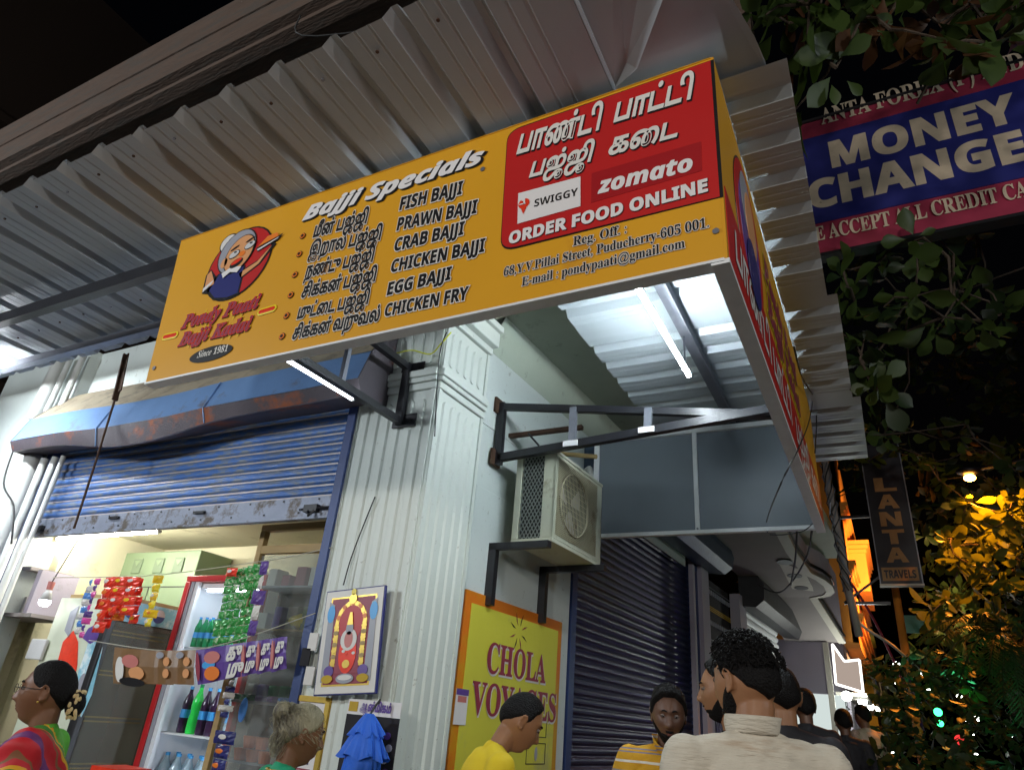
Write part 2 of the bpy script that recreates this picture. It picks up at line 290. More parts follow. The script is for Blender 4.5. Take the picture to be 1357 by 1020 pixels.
# sunshade slab and beams above the side wall
g = G(); P3 = [onZ(640, 430, 4.262), onZ(662, 424, 4.262)]
G(lambda p: wl(*p)).box(-.1, 9, -.03, 1.55, 4.35, 4.5).obj('sunshade_slab', 'ceil', bld)
G(lambda p: wl(*p)).box(.15, .42, -.03, 1.5, 4.25, 4.349).obj('beam', 'beige', bld)
g = G(lambda p: wl(*p)); g.add([(.56, -.03, 4.1), (9, -.03, 4.1), (9, .12, 4.349), (.56, .12, 4.349)], [(0, 1, 2, 3)]); g.obj('sloping_haunch', 'ceil', bld)
# balcony slab of the floor above
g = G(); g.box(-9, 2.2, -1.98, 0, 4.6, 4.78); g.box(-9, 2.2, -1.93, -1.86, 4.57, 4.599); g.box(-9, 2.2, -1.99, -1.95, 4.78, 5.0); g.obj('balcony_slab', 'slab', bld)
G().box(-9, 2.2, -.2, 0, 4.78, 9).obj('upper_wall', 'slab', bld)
# shop room
room = thing('shop_room', (-2.5, .8, GZ), 'beige painted interior of the lit corner kiosk behind the raised shutter', 'shop')
BY = 1.62
G().box(-6.3, SX+.05, BY, BY+.1, GZ, RZ+.1).obj('back_wall', 'beige', room)
G().box(-6.3, SX+.05, .24, BY, RZ, RZ+.1).obj('shop_ceiling', 'beige', room)
G().box(SX-.04, SX+.05, .31, BY, GZ, RZ).obj('side_wall', 'beige', room)
G().box(-6.3, SX, .3, BY, GZ, GZ+.05).obj('shop_floor', 'pave', room)
a = onY(20, 830, .5); b = onY(75, 712, .5)
G().box(-4.9, -4.72, .25, .55, GZ, RZ).obj('pillar', 'beige', room)
G().box(-4.72, -4.6, .55, BY, GZ, RZ).obj('pillar', 'beige', room)
G().box(-6.35, -6.25, .25, BY, GZ, RZ).obj('side_wall', 'beige', room)
# ------------------------------------------------------------------ blue rolling shutter, half raised
sh = thing('rolling_shutter', (-2.5, .05, 2.6), 'blue rolling shutter pulled half up over the lit kiosk', 'shutter')
def slatmesh(L, pitch, r, T):
    pr = [(-r*.25, 0), (0, pitch*.10), (r*.8, pitch*.28), (r, pitch*.5), (r*.8, pitch*.72), (0, pitch*.9), (-r*.1, pitch*.99)]
    g = G(T); n = len(pr); g.add([(0, y, z) for y, z in pr] + [(L, y, z) for y, z in pr], [(i, i+1, n+i+1, n+i) for i in range(n-1)]); return g
sl = slatmesh(SX - SL - .06, .0765, .017, lambda p: V((SL + .05 + p[0], .06 - p[1], 2.822 + p[2]))).obj('slat', 'blueS', sh, smooth=False, fix=False)
for i in range(1, 10): inst(sl, (0, 0, .0765*i), sh)
g = G()
for i in range(11): g.box(SL+.05, SX-.01, .056, .066, 2.815+.0765*i, 2.828+.0765*i)
g.obj('slat_joint', 'gap', sh)
g = G(); g.box(SL+.03, SX-.005, .045, .07, 2.675, 2.815); g.box(SL+.03, SX-.005, .03, .075, 2.655, 2.674); bevel(g.obj('bottom_rail', 'blueR', sh), .003)
for px in (152, 265): p = onY(px, 686 - (px-152)*.06, .04); G().beam(p + V((-.06, -.008, 0)), p + V((.06, -.008, 0)), .018, .02).obj('handle', 'black', sh)
g = G()
for i in range(22):
    x = SL + .15 + i*.165; g.box(x, x+.012, .04, .046, 2.79 - (i % 2)*.09, 2.802 - (i % 2)*.09)
g.obj('rivet_row', 'black', sh)
for x, s in ((SX-.22, 1), (SL+.2, -1)):
    g = G(); g.box(x-.06, x+.06, .01, .044, 2.70, 2.75); g.tube([(x-.1, .02, 2.72), (x+.18*s, .02, 2.725)], .009); g.tube([(x, .0, 2.7), (x+.03, -.02, 2.66), (x+.06, 0, 2.7)], .008); g.obj('lock', 'black', sh)
G().box(SX-.01, SX+.055, -.03, .09, GZ, 3.5).obj('guide_rail', 'blueF', sh)
G().box(SL-.05, SL+.05, -.02, .09, GZ, 3.5).obj('guide_rail', 'blueF', sh)
hb = thing('shutter_housing', (-2.5, -.1, 3.4), 'dented blue and rusty shutter housing with a dusty top above the kiosk', 'shutter box')
HL, HR = -4.5, -.42
def sagf(x, z): return -(.12 if z < 3.42 else .035)*math.exp(-((x+2.75)/.75)**2) + .012*noise.noise(V((x*2.1, z, 4)))
def housing(y0, z0, y1, z1, m, nm, n=26):
    g = G(); vs = []
    for i in range(n+1):
        x = HL + (HR-HL)*i/n; q = noise.noise(V((x*1.3, z0*3, 0)))*.02; sag = sagf(x, z1); sag0 = sagf(x, z0)
        vs += [(x, y0+q, z0+sag0+q), (x, y1+q*.6, z1+sag+q*.5)]
    g.add(vs, [(2*i, 2*i+1, 2*i+3, 2*i+2) for i in range(n)]); return g.obj(nm, m, hb)
housing(.02, 4.08, -.24, 3.72, 'houst', 'top_cover'); housing(-.24, 3.72, -.32, 3.47, 'housb', 'front_cover'); housing(-.32, 3.47, -.27, 3.385, 'housr', 'lower_cover'); housing(-.27, 3.385, -.245, 3.39, 'gap', 'lip'); housing(-.245, 3.39, -.02, 3.43, 'housr', 'inner_cover')
for x in (HL, HR): G().prism([(x, .02, 4.08), (x, -.24, 3.72), (x, -.32, 3.47), (x, -.27, 3.385), (x, .02, 3.385)], (.012, 0, 0)).obj('end_plate', 'housr', hb)
for x in (-1.9, -3.2): G().prism([(x, -.244, 3.725+sagf(x, 3.7)), (x, -.325, 3.47+sagf(x, 3.5)), (x, -.275, 3.385+sagf(x, 3.38))], (.015, -.004, 0)).obj('seam', 'housb', hb)
# pipes left of the shop
for i, (px, py, r) in enumerate(((30, 640, .085), (47, 640, .035), (60, 640, .03), (70, 640, .022))):
    p = onY(px, py, -.08); tag(G().tube([(p.x, -.08, GZ), (p.x, -.08, 3.42 if i == 0 else 3.36)], r, 12).obj('drain_pipe', 'pipe', smooth=True), ('thick pale drain pipe at the left edge of the blue shutter', 'thin pale pipe right beside the thick drain pipe', 'thin pale pipe second from the blue shutter guide', 'thinnest pale pipe touching the blue shutter guide')[i], 'pipe')
for i, (px, r) in enumerate(((70, .07), (82, .028), (98, .03))):
    p = onY(px, 500, -.06); tag(G().tube([(p.x-.02, -.06, 3.84), (p.x, -.06, 4.15), (p.x+.02, -.06, 4.5)], r, 10).obj('drain_pipe', 'pipe', smooth=True), ('thick pipe above the shutter housing at far left', 'slim pipe between two others above the shutter housing', 'bent slim pipe rightmost above the shutter housing')[i], 'pipe')
g = G(); a = onY(167, 470, -.34); b = onY(152, 530, -.36); g.beam(a, b, .045, .02); g.beam(a + V((.02, 0, 0)), b + V((.025, 0, .08)), .01, .045)
tag(g.obj('hanging_bar', 'rust'), 'rusty flat bar hanging under the roof above the shutter housing', 'bar')
c = onY(98, 700, -.36); tag(G().tube([b, (b+c)/2 + V((.01, 0, -.02)), c], .009, 6).obj('pull_rod', 'rust'), 'thin rusty rod hanging in front of the blue shutter', 'rod')
# ------------------------------------------------------------------ roof sheets
def ribprofile(x0, x1, pitch, rh, rb, rt, phase=0.):
    """underside profile: pans at 0, trapezoid ribs up to rh"""
    pts = [(x0, 0)]; x = x0 + phase
    while x + rb < x1:
        pts += [(x - rb/2, 0), (x - rt/2, rh), (x + rt/2, rh), (x + rb/2, 0)]
        q = (pitch - rb) / 3
        for k in (1, 2):
            c = x + rb/2 + q*k
            if c + .01 < x1: pts += [(c - .011, 0), (c - .006, .0018), (c + .006, .0018), (c + .011, 0)]
        x += pitch
    pts = [p for p in pts if x0 <= p[0] <= x1] + [(x1, 0)]; return pts
def sheet(pts, v0, v1, T, nm, m, parent, n=8, th=.0012):
    g = G(T); k = len(pts); vs = []; fs = []
    for j in range(n + 1):
        v = v0 + (v1 - v0) * j / n
        for u, z in pts: vs.append((u, v, z + noise.noise(V((u*1.5, v*1.2, 3)))*.006))
    for j in range(n):
        for i in range(k - 1): fs.append((j*k+i, j*k+i+1, (j+1)*k+i+1, (j+1)*k+i))
    g.add(vs, fs); return g.obj(nm, m, parent, fix=False)
ZR = 4.006
rf = thing('front_awning_roof', (-2, -1.3, ZR), 'ribbed metal awning roof along the front above the menu sign', 'roof')
# three overlapping sheets
XE = [(-6.6, -4.6), (-4.6, -2.6), (-2.6, -.6), (-.6, 1.71)]
ph = ((.09 - (-6.6)) % .3145)
for i, (xa, xb) in enumerate(XE):
    k0 = math.ceil((xa - .09) / .3145); first = .09 + k0*.3145
    pts = ribprofile(xa, xb + (.02 if i < 3 else 0), .3145, .048, .10, .03, first - xa)
    sheet(pts, -2.07 + .01*(i % 2), -.58, lambda p, i=i: V((p[0], p[1], ZR + p[2] + .003*i)), 'roof_sheet', 'sheet', rf)
for yy, zz, m, nm in ((-1.31, 3.895, 'black', 'purlin'), (-.76, 3.945, 'greysteel', 'purlin')):
    G().box(-6.6, 1.6, yy-.03, yy+.03, zz-(.045 if yy < -1 else .03), zz+(.045 if yy < -1 else .03)).obj(nm, m, rf)
G().prism([(1.70, -2.07, ZR+.02), (1.73, -2.07, ZR-.004), (1.73, -1.3, ZR-.004), (1.70, -1.3, ZR+.02)], (0, 0, .012)).obj('edge_trim', 'sheet', rf)
bo = G(); bo.tube([(0, 0, -.008), (0, 0, .0)], .011, 6); x_ = .09 - .3145*20; k_ = 0
for i in range(24):
    for yy in (-1.95, -1.02): q = G(); q.tube([(x_+.16+.3145*i, yy+.02*sin(i), ZR-.007), (x_+.16+.3145*i, yy+.02*sin(i), ZR-.0005)], .008, 6); (q.obj('bolt', 'rust' if i % 3 else 'greysteel', rf) if -4 < x_+.3145*i < 1.4 else None)
# corner piece
cp = thing('corner_roof_sheet', (2.0, -1.7, ZR), 'bent flat metal sheet covering the corner where the two awnings meet', 'roof')
g = G(); z = ZR + .006
A = (1.69, -2.07, z+.02); B = (1.705, -1.30, z+.004); Cc = (1.76, -1.40, z-.012); D = (2.06, -1.78, z-.02); E_ = (2.12, -1.95, z-.02); D2 = (1.98, -1.95, z+.04)
g.add([A, (1.72, -1.38, z), (1.80, -1.46, z+.03), (2.0, -1.85, z+.05), (1.95, -2.07, z+.05)], [(0, 1, 2, 3, 4)])
g.add([(1.72, -1.38, z), (1.84, -1.44, z-.004), (2.10, -1.80, z-.004), (2.0, -1.85, z+.05), (1.80, -1.46, z+.03)], [(0, 1, 2, 3, 4)])
o = g.obj('folded_flap', 'sheet', cp)
edge = [(2.10, -1.80), (2.18, -1.78), (2.25, -1.60), (2.30, -1.40), (2.32, -1.27)]
g = G(); g.add([(1.72, -1.25, z), (1.72, -1.38, z), (1.84, -1.44, z)] + [(x, y, z - .003) for x, y in edge] + [(2.32, -1.2, z)], [tuple(range(9))]); g.obj('flat_sheet', 'sheet', cp)
# side awning
rs = thing('side_awning_roof', (1.6, 1.2, ZR), 'ribbed metal awning roof along the side street above the long side sign', 'roof')
segs = [(-1.27, .5), (.5, 2.0), (2.0, 3.35)]
for i, (ya, yb) in enumerate(segs):
    k0 = math.ceil((ya - .16) / .2555); first = .16 + k0*.2555
    pts = ribprofile(ya, yb + .015, .2555, .045, .10, .03, first - ya)
    sheet(pts, .83 if ya > -.5 or 1 else .83, 2.40 + .055*i, lambda p, i=i: V((p[1], p[0], ZR - .018 + p[2] + .003*i)), 'roof_sheet', 'sheetb', rs, n=8)
a = onZ(880, 375, 3.93); b = onZ(944, 520, 3.93)
g = G(); g.box(1.50, 1.57, -1.25, 3.2, 3.905, 3.965); g.box(1.515, 1.525, -.45, -.44, 3.68, 3.91); g.box(1.515, 1.525, .55, .56, 3.68, 3.91); g.obj('purlin', 'greysteel', rs)
G().box(.87, 2.13, 2.03, 2.07, 3.85, 3.95).obj('purlin', 'black', rs)
# ------------------------------------------------------------------ tube lights
def tubelight(p0, p1, label, m, r=.014, back=True, nm='tube_light', d=V((0, 0, -1)), capm='lens'):
    p0, p1 = V(p0), V(p1); t = thing(nm, (p0+p1)/2, label, 'tube light'); D = (p1-p0).normalized()
    o = G().tube([p0 + D*.02, p1 - D*.02], r, 12).obj('tube', m, t, smooth=True)
    G().beam(p0 - d*(r+.012), p1 - d*(r+.012), .020, .018, up=d).obj('batten', 'white', t)
    for q, s in ((p0, 1), (p1, -1)): G().tube([q, q + D*.02*s], r*1.15, 12).obj('end_cap', capm, t)
    return t
tubelight(onZ(836, 366, 3.66), onZ(914, 499, 3.66), 'glowing white tube light under the side awning', 'tube')
tubelight(onY(370, 470, -1.05), onY(468, 529, -.25), 'white tube light fixed to the bracket above the blue shutter', 'tube2', d=V((.2, 0, -1)).normalized())
tubelight(onY(75, 714, .5), onY(212, 704, .5), 'lit tube light on the ceiling inside the kiosk', 'tubein')
tubelight((-4.95, -1.0, 3.80), (-3.85, -1.0, 3.80), 'lit tube light under the front awning beyond the left edge', em('tube_far', (.9, .96, 1), 420))
# ------------------------------------------------------------------ brackets
br = thing('front_bracket', (-.25, -.5, 3.4), 'black steel bracket on the pilaster reaching out to the menu sign', 'bracket')
xb = -.25
for z0, z1 in ((3.67, 3.66), (3.27, 3.24)): G().beam((xb, .0, z0), (xb, -1.36, z1), .045, .045).obj('arm', 'black', br)
G().beam((xb, -.03, 3.24), (xb, -.03, 3.70), .05, .045, up=Y_).obj('post', 'black', br)
G().beam((xb, -.62, 3.27), (xb, -.62, 3.66), .03, .03, up=Y_).obj('strut', 'greysteel', br)
for z in (3.27, 3.66): g = G(); g.box(xb-.06, xb+.13, -.022, -.014, z-.045, z+.045); g.tube([(xb+.09, -.03, z), (xb+.09, 0, z)], .012); g.obj('mounting_plate', 'black', br)
br = thing('side_bracket', (1, .82, 3.4), 'black steel truss bracket on the side wall carrying the sign frame', 'bracket')
yy = .80
Pm = V((.06, yy, 3.28)); Pt = V((.05, yy, 3.70)); Pe = V((2.09, yy, 3.43)); Pe2 = V((2.11, yy, 3.40))
G().beam(Pm, Pe, .05, .055).obj('arm', 'black', br); G().beam(Pt, Pe2 + V((0, .06, -.01)), .045, .05).obj('arm', 'black', br)
G().beam(Pm + V((0, 0, -.05)), Pt + V((0, 0, .03)), .055, .05, up=Y_).obj('post', 'black', br)
for k in (.29, .56):
    a = Pm.lerp(Pe, k); b = Pt.lerp(Pe2, k); G().beam(a, b, .05, .035, up=Y_).obj('strut', 'greysteel', br); g = G(); g.box(a.x-.055, a.x+.055, yy-.04, yy-.03, a.z-.02, a.z+.02); g.obj('weld_plate', 'white', br)
for q in (Pm, Pt): g = G(); g.box(q.x-.035, q.x-.015, yy-.07, yy+.06, q.z-.06, q.z+.06); g.obj('mounting_plate', 'rust', br)
a = onY(674, 578, 1.0); b = onY(772, 566, 1.0)
tag(G().beam(a, b, .04, .03).obj('short_bar', 'rust'), 'short rusty bar across the side bracket above the air conditioner', 'bar')
tag(G().tube([onY(700, 574, .98), onY(714, 590, .98)], .008).obj('short_rod', 'black'), 'short black rod under the rusty bar', 'rod')
# ------------------------------------------------------------------ back panel of the box sign
bp = thing('sign_back_panel', (1.2, 2.03, 3.0), 'grey board back of a hanging sign in an aluminium frame', 'sign')
x0, x1, z0, z1 = .36, 2.125, 3.0, 3.86; xm = 1.23
for xa, xc in ((x0+.01, xm-.012), (xm+.012, x1-.01)): G().box(xa, xc, 2.03, 2.04, z0, z1).obj('board', 'panel', bp)
for q in ((x0-.02, x0+.025, z0, z1), (xm-.018, xm+.018, z0+.012, z1), (x1-.03, x1+.004, z0, z1)): bevel(G().box(q[0], q[1], 2.005, 2.029, q[2], q[3]).obj('frame_bar', 'alu', bp), .003)
bevel(G().box(x0-.02, x1+.004, 2.0, 2.045, z0-.02, z0+.012).obj('frame_bar', 'alu', bp), .003); G().box(x0-.02, x1, 2.0, 2.029, z1-.02, z1+.02).obj('frame_bar', 'alu', bp)
g = G()
for x in (x0, xm, x1-.015): g.tube([(x, 2.0, z0+.02), (x, 2.006, z0+.02)], .009)
g.obj('screw', 'greysteel', bp)
# ------------------------------------------------------------------ menu sign board (front of the box sign)
YS = -1.4
TL, TR, BR, BL = onY(240, 320, YS), onY(942, 78, YS), onY(960, 342, YS), onY(193, 507, YS)
ms = thing('menu_sign_board', (.6, YS, 2.98), 'long yellow and red menu sign board hanging under the front awning', 'sign')
G().prism([BL, BR, TR, TL], (0, .045, 0)).obj('board_face', 'yellow', ms)
def strip(a, b, w, y0, y1, m, nm, par):
    G().prism([a + V((0, y0, 0)), b + V((0, y0, 0)), b + V((0, y0, w)), a + V((0, y0, w))], (0, y1-y0, 0)).obj(nm, m, par)
G().prism([p + V((0, .046, 0)) for p in (BL, BR, TR, TL)], (0, .006, 0)).obj('board_back', 'panel', ms)
strip(BL + V((0, 0, -.012)), BR + V((0, 0, -.012)), .011, -.006, .055, 'alu', 'frame_bar', ms)
strip(TL + V((0, 0, .0005)), TR + V((0, 0, .0005)), .004, -.004, .05, 'yellow', 'frame_bar', ms)
FN = V((0, -1, 0))
def zpt(px, py): return onY(px, py, YS)
def stext(s, sty, a, b, h, layers, par=ms, shear=0., nm='lettering', off=.0045):
    P0, P1 = zpt(*a), zpt(*b); hh = (zpt(a[0], a[1]-h) - P0).z; hh2 = (zpt(b[0], b[1]-h) - P1).z
    text(s, sty, P0, P1, (hh+hh2)/2, FN, layers, par, nm, shear=shear, off0=off, step=.0008)
bw = [('offw', .075, (0, 0)), ('ink', .022, (0, 0))]
stext('Bajji Specials', 'sbi', (402, 293), (640, 216), 17, [('ink', .05, (.07, -.06)), ('ink', .035, (.035, -.03)), ('white', .03, (0, 0))], shear=.12)
for s, a, b in (('FISH BAJJI', (530, 279.5), (612, 258)), ('PRAWN BAJJI', (526.4, 306.4), (631.4, 283)), ('CRAB BAJJI', (522.7, 333.7), (614, 311.5)), ('CHICKEN BAJJI', (518.3, 361.7), (641.7, 334)), ('EGG BAJJI', (513.5, 392), (597, 371)), ('CHICKEN FRY', (510, 420), (619.6, 397.4))):
    stext(s, 'sb', a, b, 16, bw)
bt = [('offw', .085, (0, 0)), ('ink', .04, (0, 0))]
for s, a, b in (('மீன் பஜ்ஜி', (415.8, 315), (485.8, 296)), ('இறால் பஜ்ஜி', (410, 340), (504, 318)), ('நண்டு பஜ்ஜி', (404.8, 368), (494, 347)), ('சிக்கன் பஜ்ஜி', (400, 395), (497, 373)), ('முட்ைட பஜ்ஜி', (394.5, 423), (487.7, 403)), ('சிக்கன் வறுவல்', (388, 450), (502.4, 425))):
    stext(s, 'ta', a, b, 13, bt)
for q in ((602, 362), (590, 427), (574, 501), (559, 574), (544, 648), (528, 722)):
    c = zpt(q[0]*.3685+180, q[1]*.3685+180)
    for k, (r_, m_) in enumerate(((.019, 'ink'), (.0155, 'orange'), (.0085, 'ink'))): G().disc(c + FN*(.003+.002*k), X_, Z_, r_, r_, FN*.002, 20).obj('bullet', m_, ms)
gl = [('glow', .075, (0, 0)), ('ink', .055, (.03, -.03)), ('pkred', .045, (0, 0)), ('maroon', .012, (0, 0))]
stext('Pondy Paati', 'rbi', (240.8, 436), (342, 408), 16, gl); stext('Bajji Kadai', 'rbi', (237, 459), (331, 437), 16, gl)
for a, b in (((219, 447), (233, 444)), ((346, 414), (363, 409))):
    a, b = zpt(*a), zpt(*b)
    for k, (r_, m_) in enumerate(((.022, 'glow'), (.012, 'pkred'))): o = G().cap(V((0, 0, 0)), r_, b-a, r_, 10); o.v = [V((p.x, p.y*.08, p.z)) + a + FN*(.004+.002*k) for p in o.v]; o.obj('sausage_print', m_, ms)
c = zpt(280, 469); uu = (zpt(309, 462) - c)
G().disc(c + FN*.003, uu.normalized(), Z_, uu.length, .044, FN*.002, 32).obj('oval_print', 'ink', ms); stext('Since 1981', 'rbi', (262, 475), (302, 466), 8, [('offw', .005, (0, 0))], off=.0065)
# emblem: a grandmotherly cook on a red disc, flat print
ec = zpt(317, 349)
def edisc(dx, dz, rx, rz, m, k, rot=0., a0=0, a1=2*pi, nm='emblem_print'):
    u = V((cos(rot), 0, sin(rot))); v = V((-sin(rot), 0, cos(rot))); G().disc(ec + V((dx, 0, dz))*1.14 + FN*(.003+.0012*k), u, v, rx*1.14, rz*1.14, FN*.001, 30, a0, a1).obj(nm, m, ms)
def epoly(pts, m, k): G().prism([ec + V((x, 0, z))*1.14 + FN*(.003+.0012*k) for x, z in pts], FN*.001).obj('emblem_print', m, ms)
edisc(0, 0, .212, .212, 'ink', 0); edisc(0, 0, .203, .203, 'red', 1)
epoly([(-.17, -.12), (-.13, -.04), (-.04, .0), (.06, -.03), (.075, -.195), (.0, -.205), (-.10, -.19)], 'ink', 2)
epoly([(-.15, -.125), (-.11, -.035), (-.04, -.005), (.05, -.035), (.065, -.188), (.0, -.197), (-.09, -.18)], 'navy', 3)
epoly([(-.20, -.13), (-.215, -.02), (-.19, .01), (-.16, -.02), (-.13, -.05), (-.11, -.10), (-.16, -.14)], 'ink', 2); epoly([(-.19, -.11), (-.205, -.02), (-.185, 0), (-.165, -.03), (-.145, -.06), (-.13, -.09)], 'skinp', 3)
epoly([(-.20, -.10), (-.14, -.065), (-.15, -.09), (-.195, -.125)], 'white', 4)
epoly([(.03, -.06), (.14, -.02), (.21, .06), (.23, .05), (.16, -.05), (.05, -.11)], 'ink', 2); epoly([(.03, -.07), (.135, -.03), (.205, .045), (.15, -.045), (.05, -.10)], 'skinp', 3)
epoly([(.10, .055), (.26, .10), (.24, .07), (.12, .03)], 'ink', 4); epoly([(.11, .06), (.16, .11), (.22, .115), (.235, .09)], 'orange', 5); epoly([(.11, .045), (.24, .083), (.23, .075), (.12, .036)], 'white', 5)
edisc(-.035, .075, .125, .135, 'ink', 4); edisc(-.035, .075, .118, .128, 'greyp', 5); edisc(-.12, .15, .062, .058, 'ink', 3); edisc(-.12, .15, .055, .051, 'offw', 4)
edisc(-.010, .055, .094, .112, 'ink', 6, -.3); edisc(-.010, .055, .088, .106, 'skinp', 7, -.3); edisc(-.10, .02, .022, .03, 'skinp', 7)
for dx, dz in ((-.04, .055), (.055, .085)): edisc(dx, dz, .036, .023, 'ink', 9, .3); edisc(dx, dz, .032, .019, 'lens', 10, .3); edisc(dx+.006, dz+.010, .010, .005, 'ink', 11)
for dx, dz in ((-.05, .095), (.045, .12)): edisc(dx, dz, .03, .006, 'ink', 9, .4)
edisc(.015, .045, .022, .016, 'orange', 9); edisc(-.005, -.005, .042, .024, 'ink', 9, .35); edisc(-.005, .003, .034, .012, 'pkred', 10, .35)
epoly([(-.09, -.045), (-.03, -.02), (.04, -.035), (.02, -.065), (-.03, -.05), (-.07, -.075)], 'white', 8)
# red block
rp = [zpt(673.5, 176), zpt(943.5, 81), zpt(956, 261), zpt(664, 332.5)]
def rounded(pts, r, which):
    out = []
    for i, p in enumerate(pts):
        if i in which:
            a, b = pts[i-1], pts[(i+1) % len(pts)]; da = (a-p).normalized(); db = (b-p).normalized()
            p1, p2 = p + da*r, p + db*r; c0 = p + (da+db)*r
            for k in range(7): t = k/6; q = p1*(1-t)**2 + p*2*t*(1-t) + p2*t*t; out.append(q)
        else: out.append(p)
    return out
def grow(pts, d): c = sum(pts, V())/len(pts); return [p + (p-c).normalized()*d for p in pts]
R0 = rounded(rp, .07, (0, 3))
G().prism([p + FN*.0015 for p in grow(R0, .008)[:-1] + [grow(R0, .008)[-1]]], FN*.001).obj('red_block_outline', 'ink', ms)
G().prism([V((min(p.x, TR.x-.002 if p.z > 3.2 else p.x), p.y, p.z)) + FN*.003 for p in R0], FN*.001).obj('red_block', 'red', ms)
wt = [('ink', .05, (.035, -.035)), ('offw', .032, (0, 0))]
stext('பாண்ட ி', 'ta', (686, 205), (797, 172), 23, wt, shear=.28, off=.0065); stext('பாட்ட ி', 'ta', (814.7, 163), (919, 131), 23, wt, shear=.28, off=.0065)
stext('பஜ்ஜி', 'ta', (702.8, 236), (786, 214), 18, wt, shear=.28, off=.0065); stext('கைட', 'ta', (807, 207), (901, 181), 20, wt, shear=.28, off=.0065)
def spoly(pts, m, k, nm='print_patch'): G().prism([zpt(*p) + FN*(.003+.0015*k) for p in pts], FN*.001).obj(nm, m, ms)
spoly([(687.7, 257.7), (770, 235.4), (770, 274.6), (686.6, 298)], 'white', 2)
c = zpt(695.5, 271.5); 
G().disc(c + FN*.0085, X_, Z_, .026, .026, FN*.001, 20).obj('logo_print', 'pkred', ms); spoly([(689.5, 274), (701.5, 270.5), (694.5, 285.5)], 'pkred', 4, 'logo_print')
spoly([(693, 266.5), (697.5, 265.3), (697.5, 272.8), (695.3, 273.4), (695.3, 268.5), (693, 269.2)], 'white', 6, 'logo_print'); spoly([(690, 273.2), (698, 271.2), (698, 272.6), (690, 274.6)], 'white', 6, 'logo_print')
stext('SWIGGY', 'sb', (708.8, 276), (766.4, 260.5), 9.5, [('ink', 0, (0, 0))], off=.0085)
spoly([(784.7, 231), (929.5, 189), (930.5, 227.7), (784, 270)], 'dred', 1)
stext('zomato', 'sbi', (793.6, 258), (918, 227), 20, [('white', .025, (0, 0))], off=.0075)
stext('ORDER FOOD ONLINE', 'sb', (675.3, 324.5), (938, 255), 15.5, [('ink', .04, (.02, -.03)), ('white', .03, (0, 0))], off=.0065)
sr = [('offw', .05, (0, 0)), ('ink', .006, (0, 0))]
stext('Reg. Off. :', 'rb', (760, 327), (830.6, 309.5), 12, sr); stext('68,Y.V.Pillai Street, Puducherry-605 001.', 'rb', (668, 367), (940, 302), 12, sr)
stext('E-mail : pondypaati@gmail.com', 'rb', (692, 380), (908, 329), 12, sr)
for q in ((948.9, 307), (640, 225), (205, 488)): G().disc(zpt(*q) + FN*.002, X_, Z_, .012, .012, FN*.004, 10).obj('screw', 'greysteel', ms)
# ------------------------------------------------------------------ long side sign
XS = 2.13; SN = V((1, 0, 0)); SZ0, SZ1 = 2.985, 3.975
ss = thing('side_sign_board', (XS, .3, SZ0), 'long yellow sign board with a red lower band facing the side street', 'sign')
G().box(XS-.012, XS+.01, YS+.001, 2.05, SZ0, SZ1).obj('board_face', 'yellow', ss)
G().box(XS-.03, XS-.0125, YS+.06, 2.0, SZ0, SZ1-.01).obj('board_back', 'panel', ss)
G().box(XS-.045, XS+.016, YS-.002, 2.06, SZ0-.02, SZ0-.001).obj('frame_bar', 'alu', ss)
G().box(XS+.0105, XS+.013, YS+.03, 2.04, SZ0+.01, SZ0+.34).obj('red_band', 'red', ss)
k = V((XS+.0105, -.80, 3.52))
for i, (r_, m_) in enumerate(((.33, 'ink'), (.32, 'red'), (.24, 'ppurp'))): G().disc(k + SN*(.002*i), Y_, Z_, r_, r_*1.15, SN*.002, 36).obj('emblem_print', m_, ss)
G().disc(k + V((.008, .03, .08)), Y_, Z_, .13, .17, SN*.002, 24).obj('emblem_print', 'skinp', ss); G().disc(k + V((.0072, -.03, .14)), Y_, Z_, .16, .17, SN*.001, 24).obj('emblem_print', 'greyp', ss); G().disc(k + V((.010, .0, -.2)), Y_, Z_, .15, .16, SN*.002, 24).obj('emblem_print', 'navy', ss)
text('Pondy Paati', 'rbi', (XS+.01, -.35, 3.62), (XS+.01, .95, 3.62), .16, SN, [('glow', .09, (0, 0)), ('maroon', .04, (0, 0))], ss)
text('Bajji Kadai', 'rbi', (XS+.01, -.35, 3.40), (XS+.01, .95, 3.40), .15, SN, [('glow', .09, (0, 0)), ('maroon', .04, (0, 0))], ss)
text('பாண்ட ி பாட்ட ி', 'ta', (XS+.013, -1.25, 3.08), (XS+.013, .3, 3.08), .15, SN, [('offw', .02, (0, 0))], ss, shear=.2); text('பஜ்ஜி கைட', 'ta', (XS+.013, .5, 3.08), (XS+.013, 1.9, 3.08), .15, SN, [('offw', .02, (0, 0))], ss, shear=.2)
# ------------------------------------------------------------------ money changer sign
YM = 2.0
mc = thing('money_changer_sign', (3.2, YM, 5.4), 'blue and red money changer sign board high behind the trees', 'sign')
def mz(px, py): return onY(px, py, YM)
q = [mz(1060, 140), mz(1400, 64), mz(1400, 280), mz(1084, 324)]
x0, x1 = 1.75, 4.75; za = 5.40; zb = 6.93; slope = (mz(1357, 290).z - mz(1085, 322).z) / (mz(1357, 290).x - mz(1085, 322).x)
q2 = [mz(1066, 178), mz(1357, 116), mz(1357, 252), mz(1081, 283)]
G().box(x0, x1, YM, YM+.08, za-.03, zb).obj('board', 'mred', mc)
G().box(x0, x1, YM-.012, YM-.001, (q2[2].z+q2[3].z)/2, (q2[0].z+q2[1].z)/2).obj('blue_band', 'mblue', mc)
for z in (za-.05, zb): G().box(x0, x1, YM-.02, YM+.1, z, z+.03).obj('frame_bar', 'black', mc)
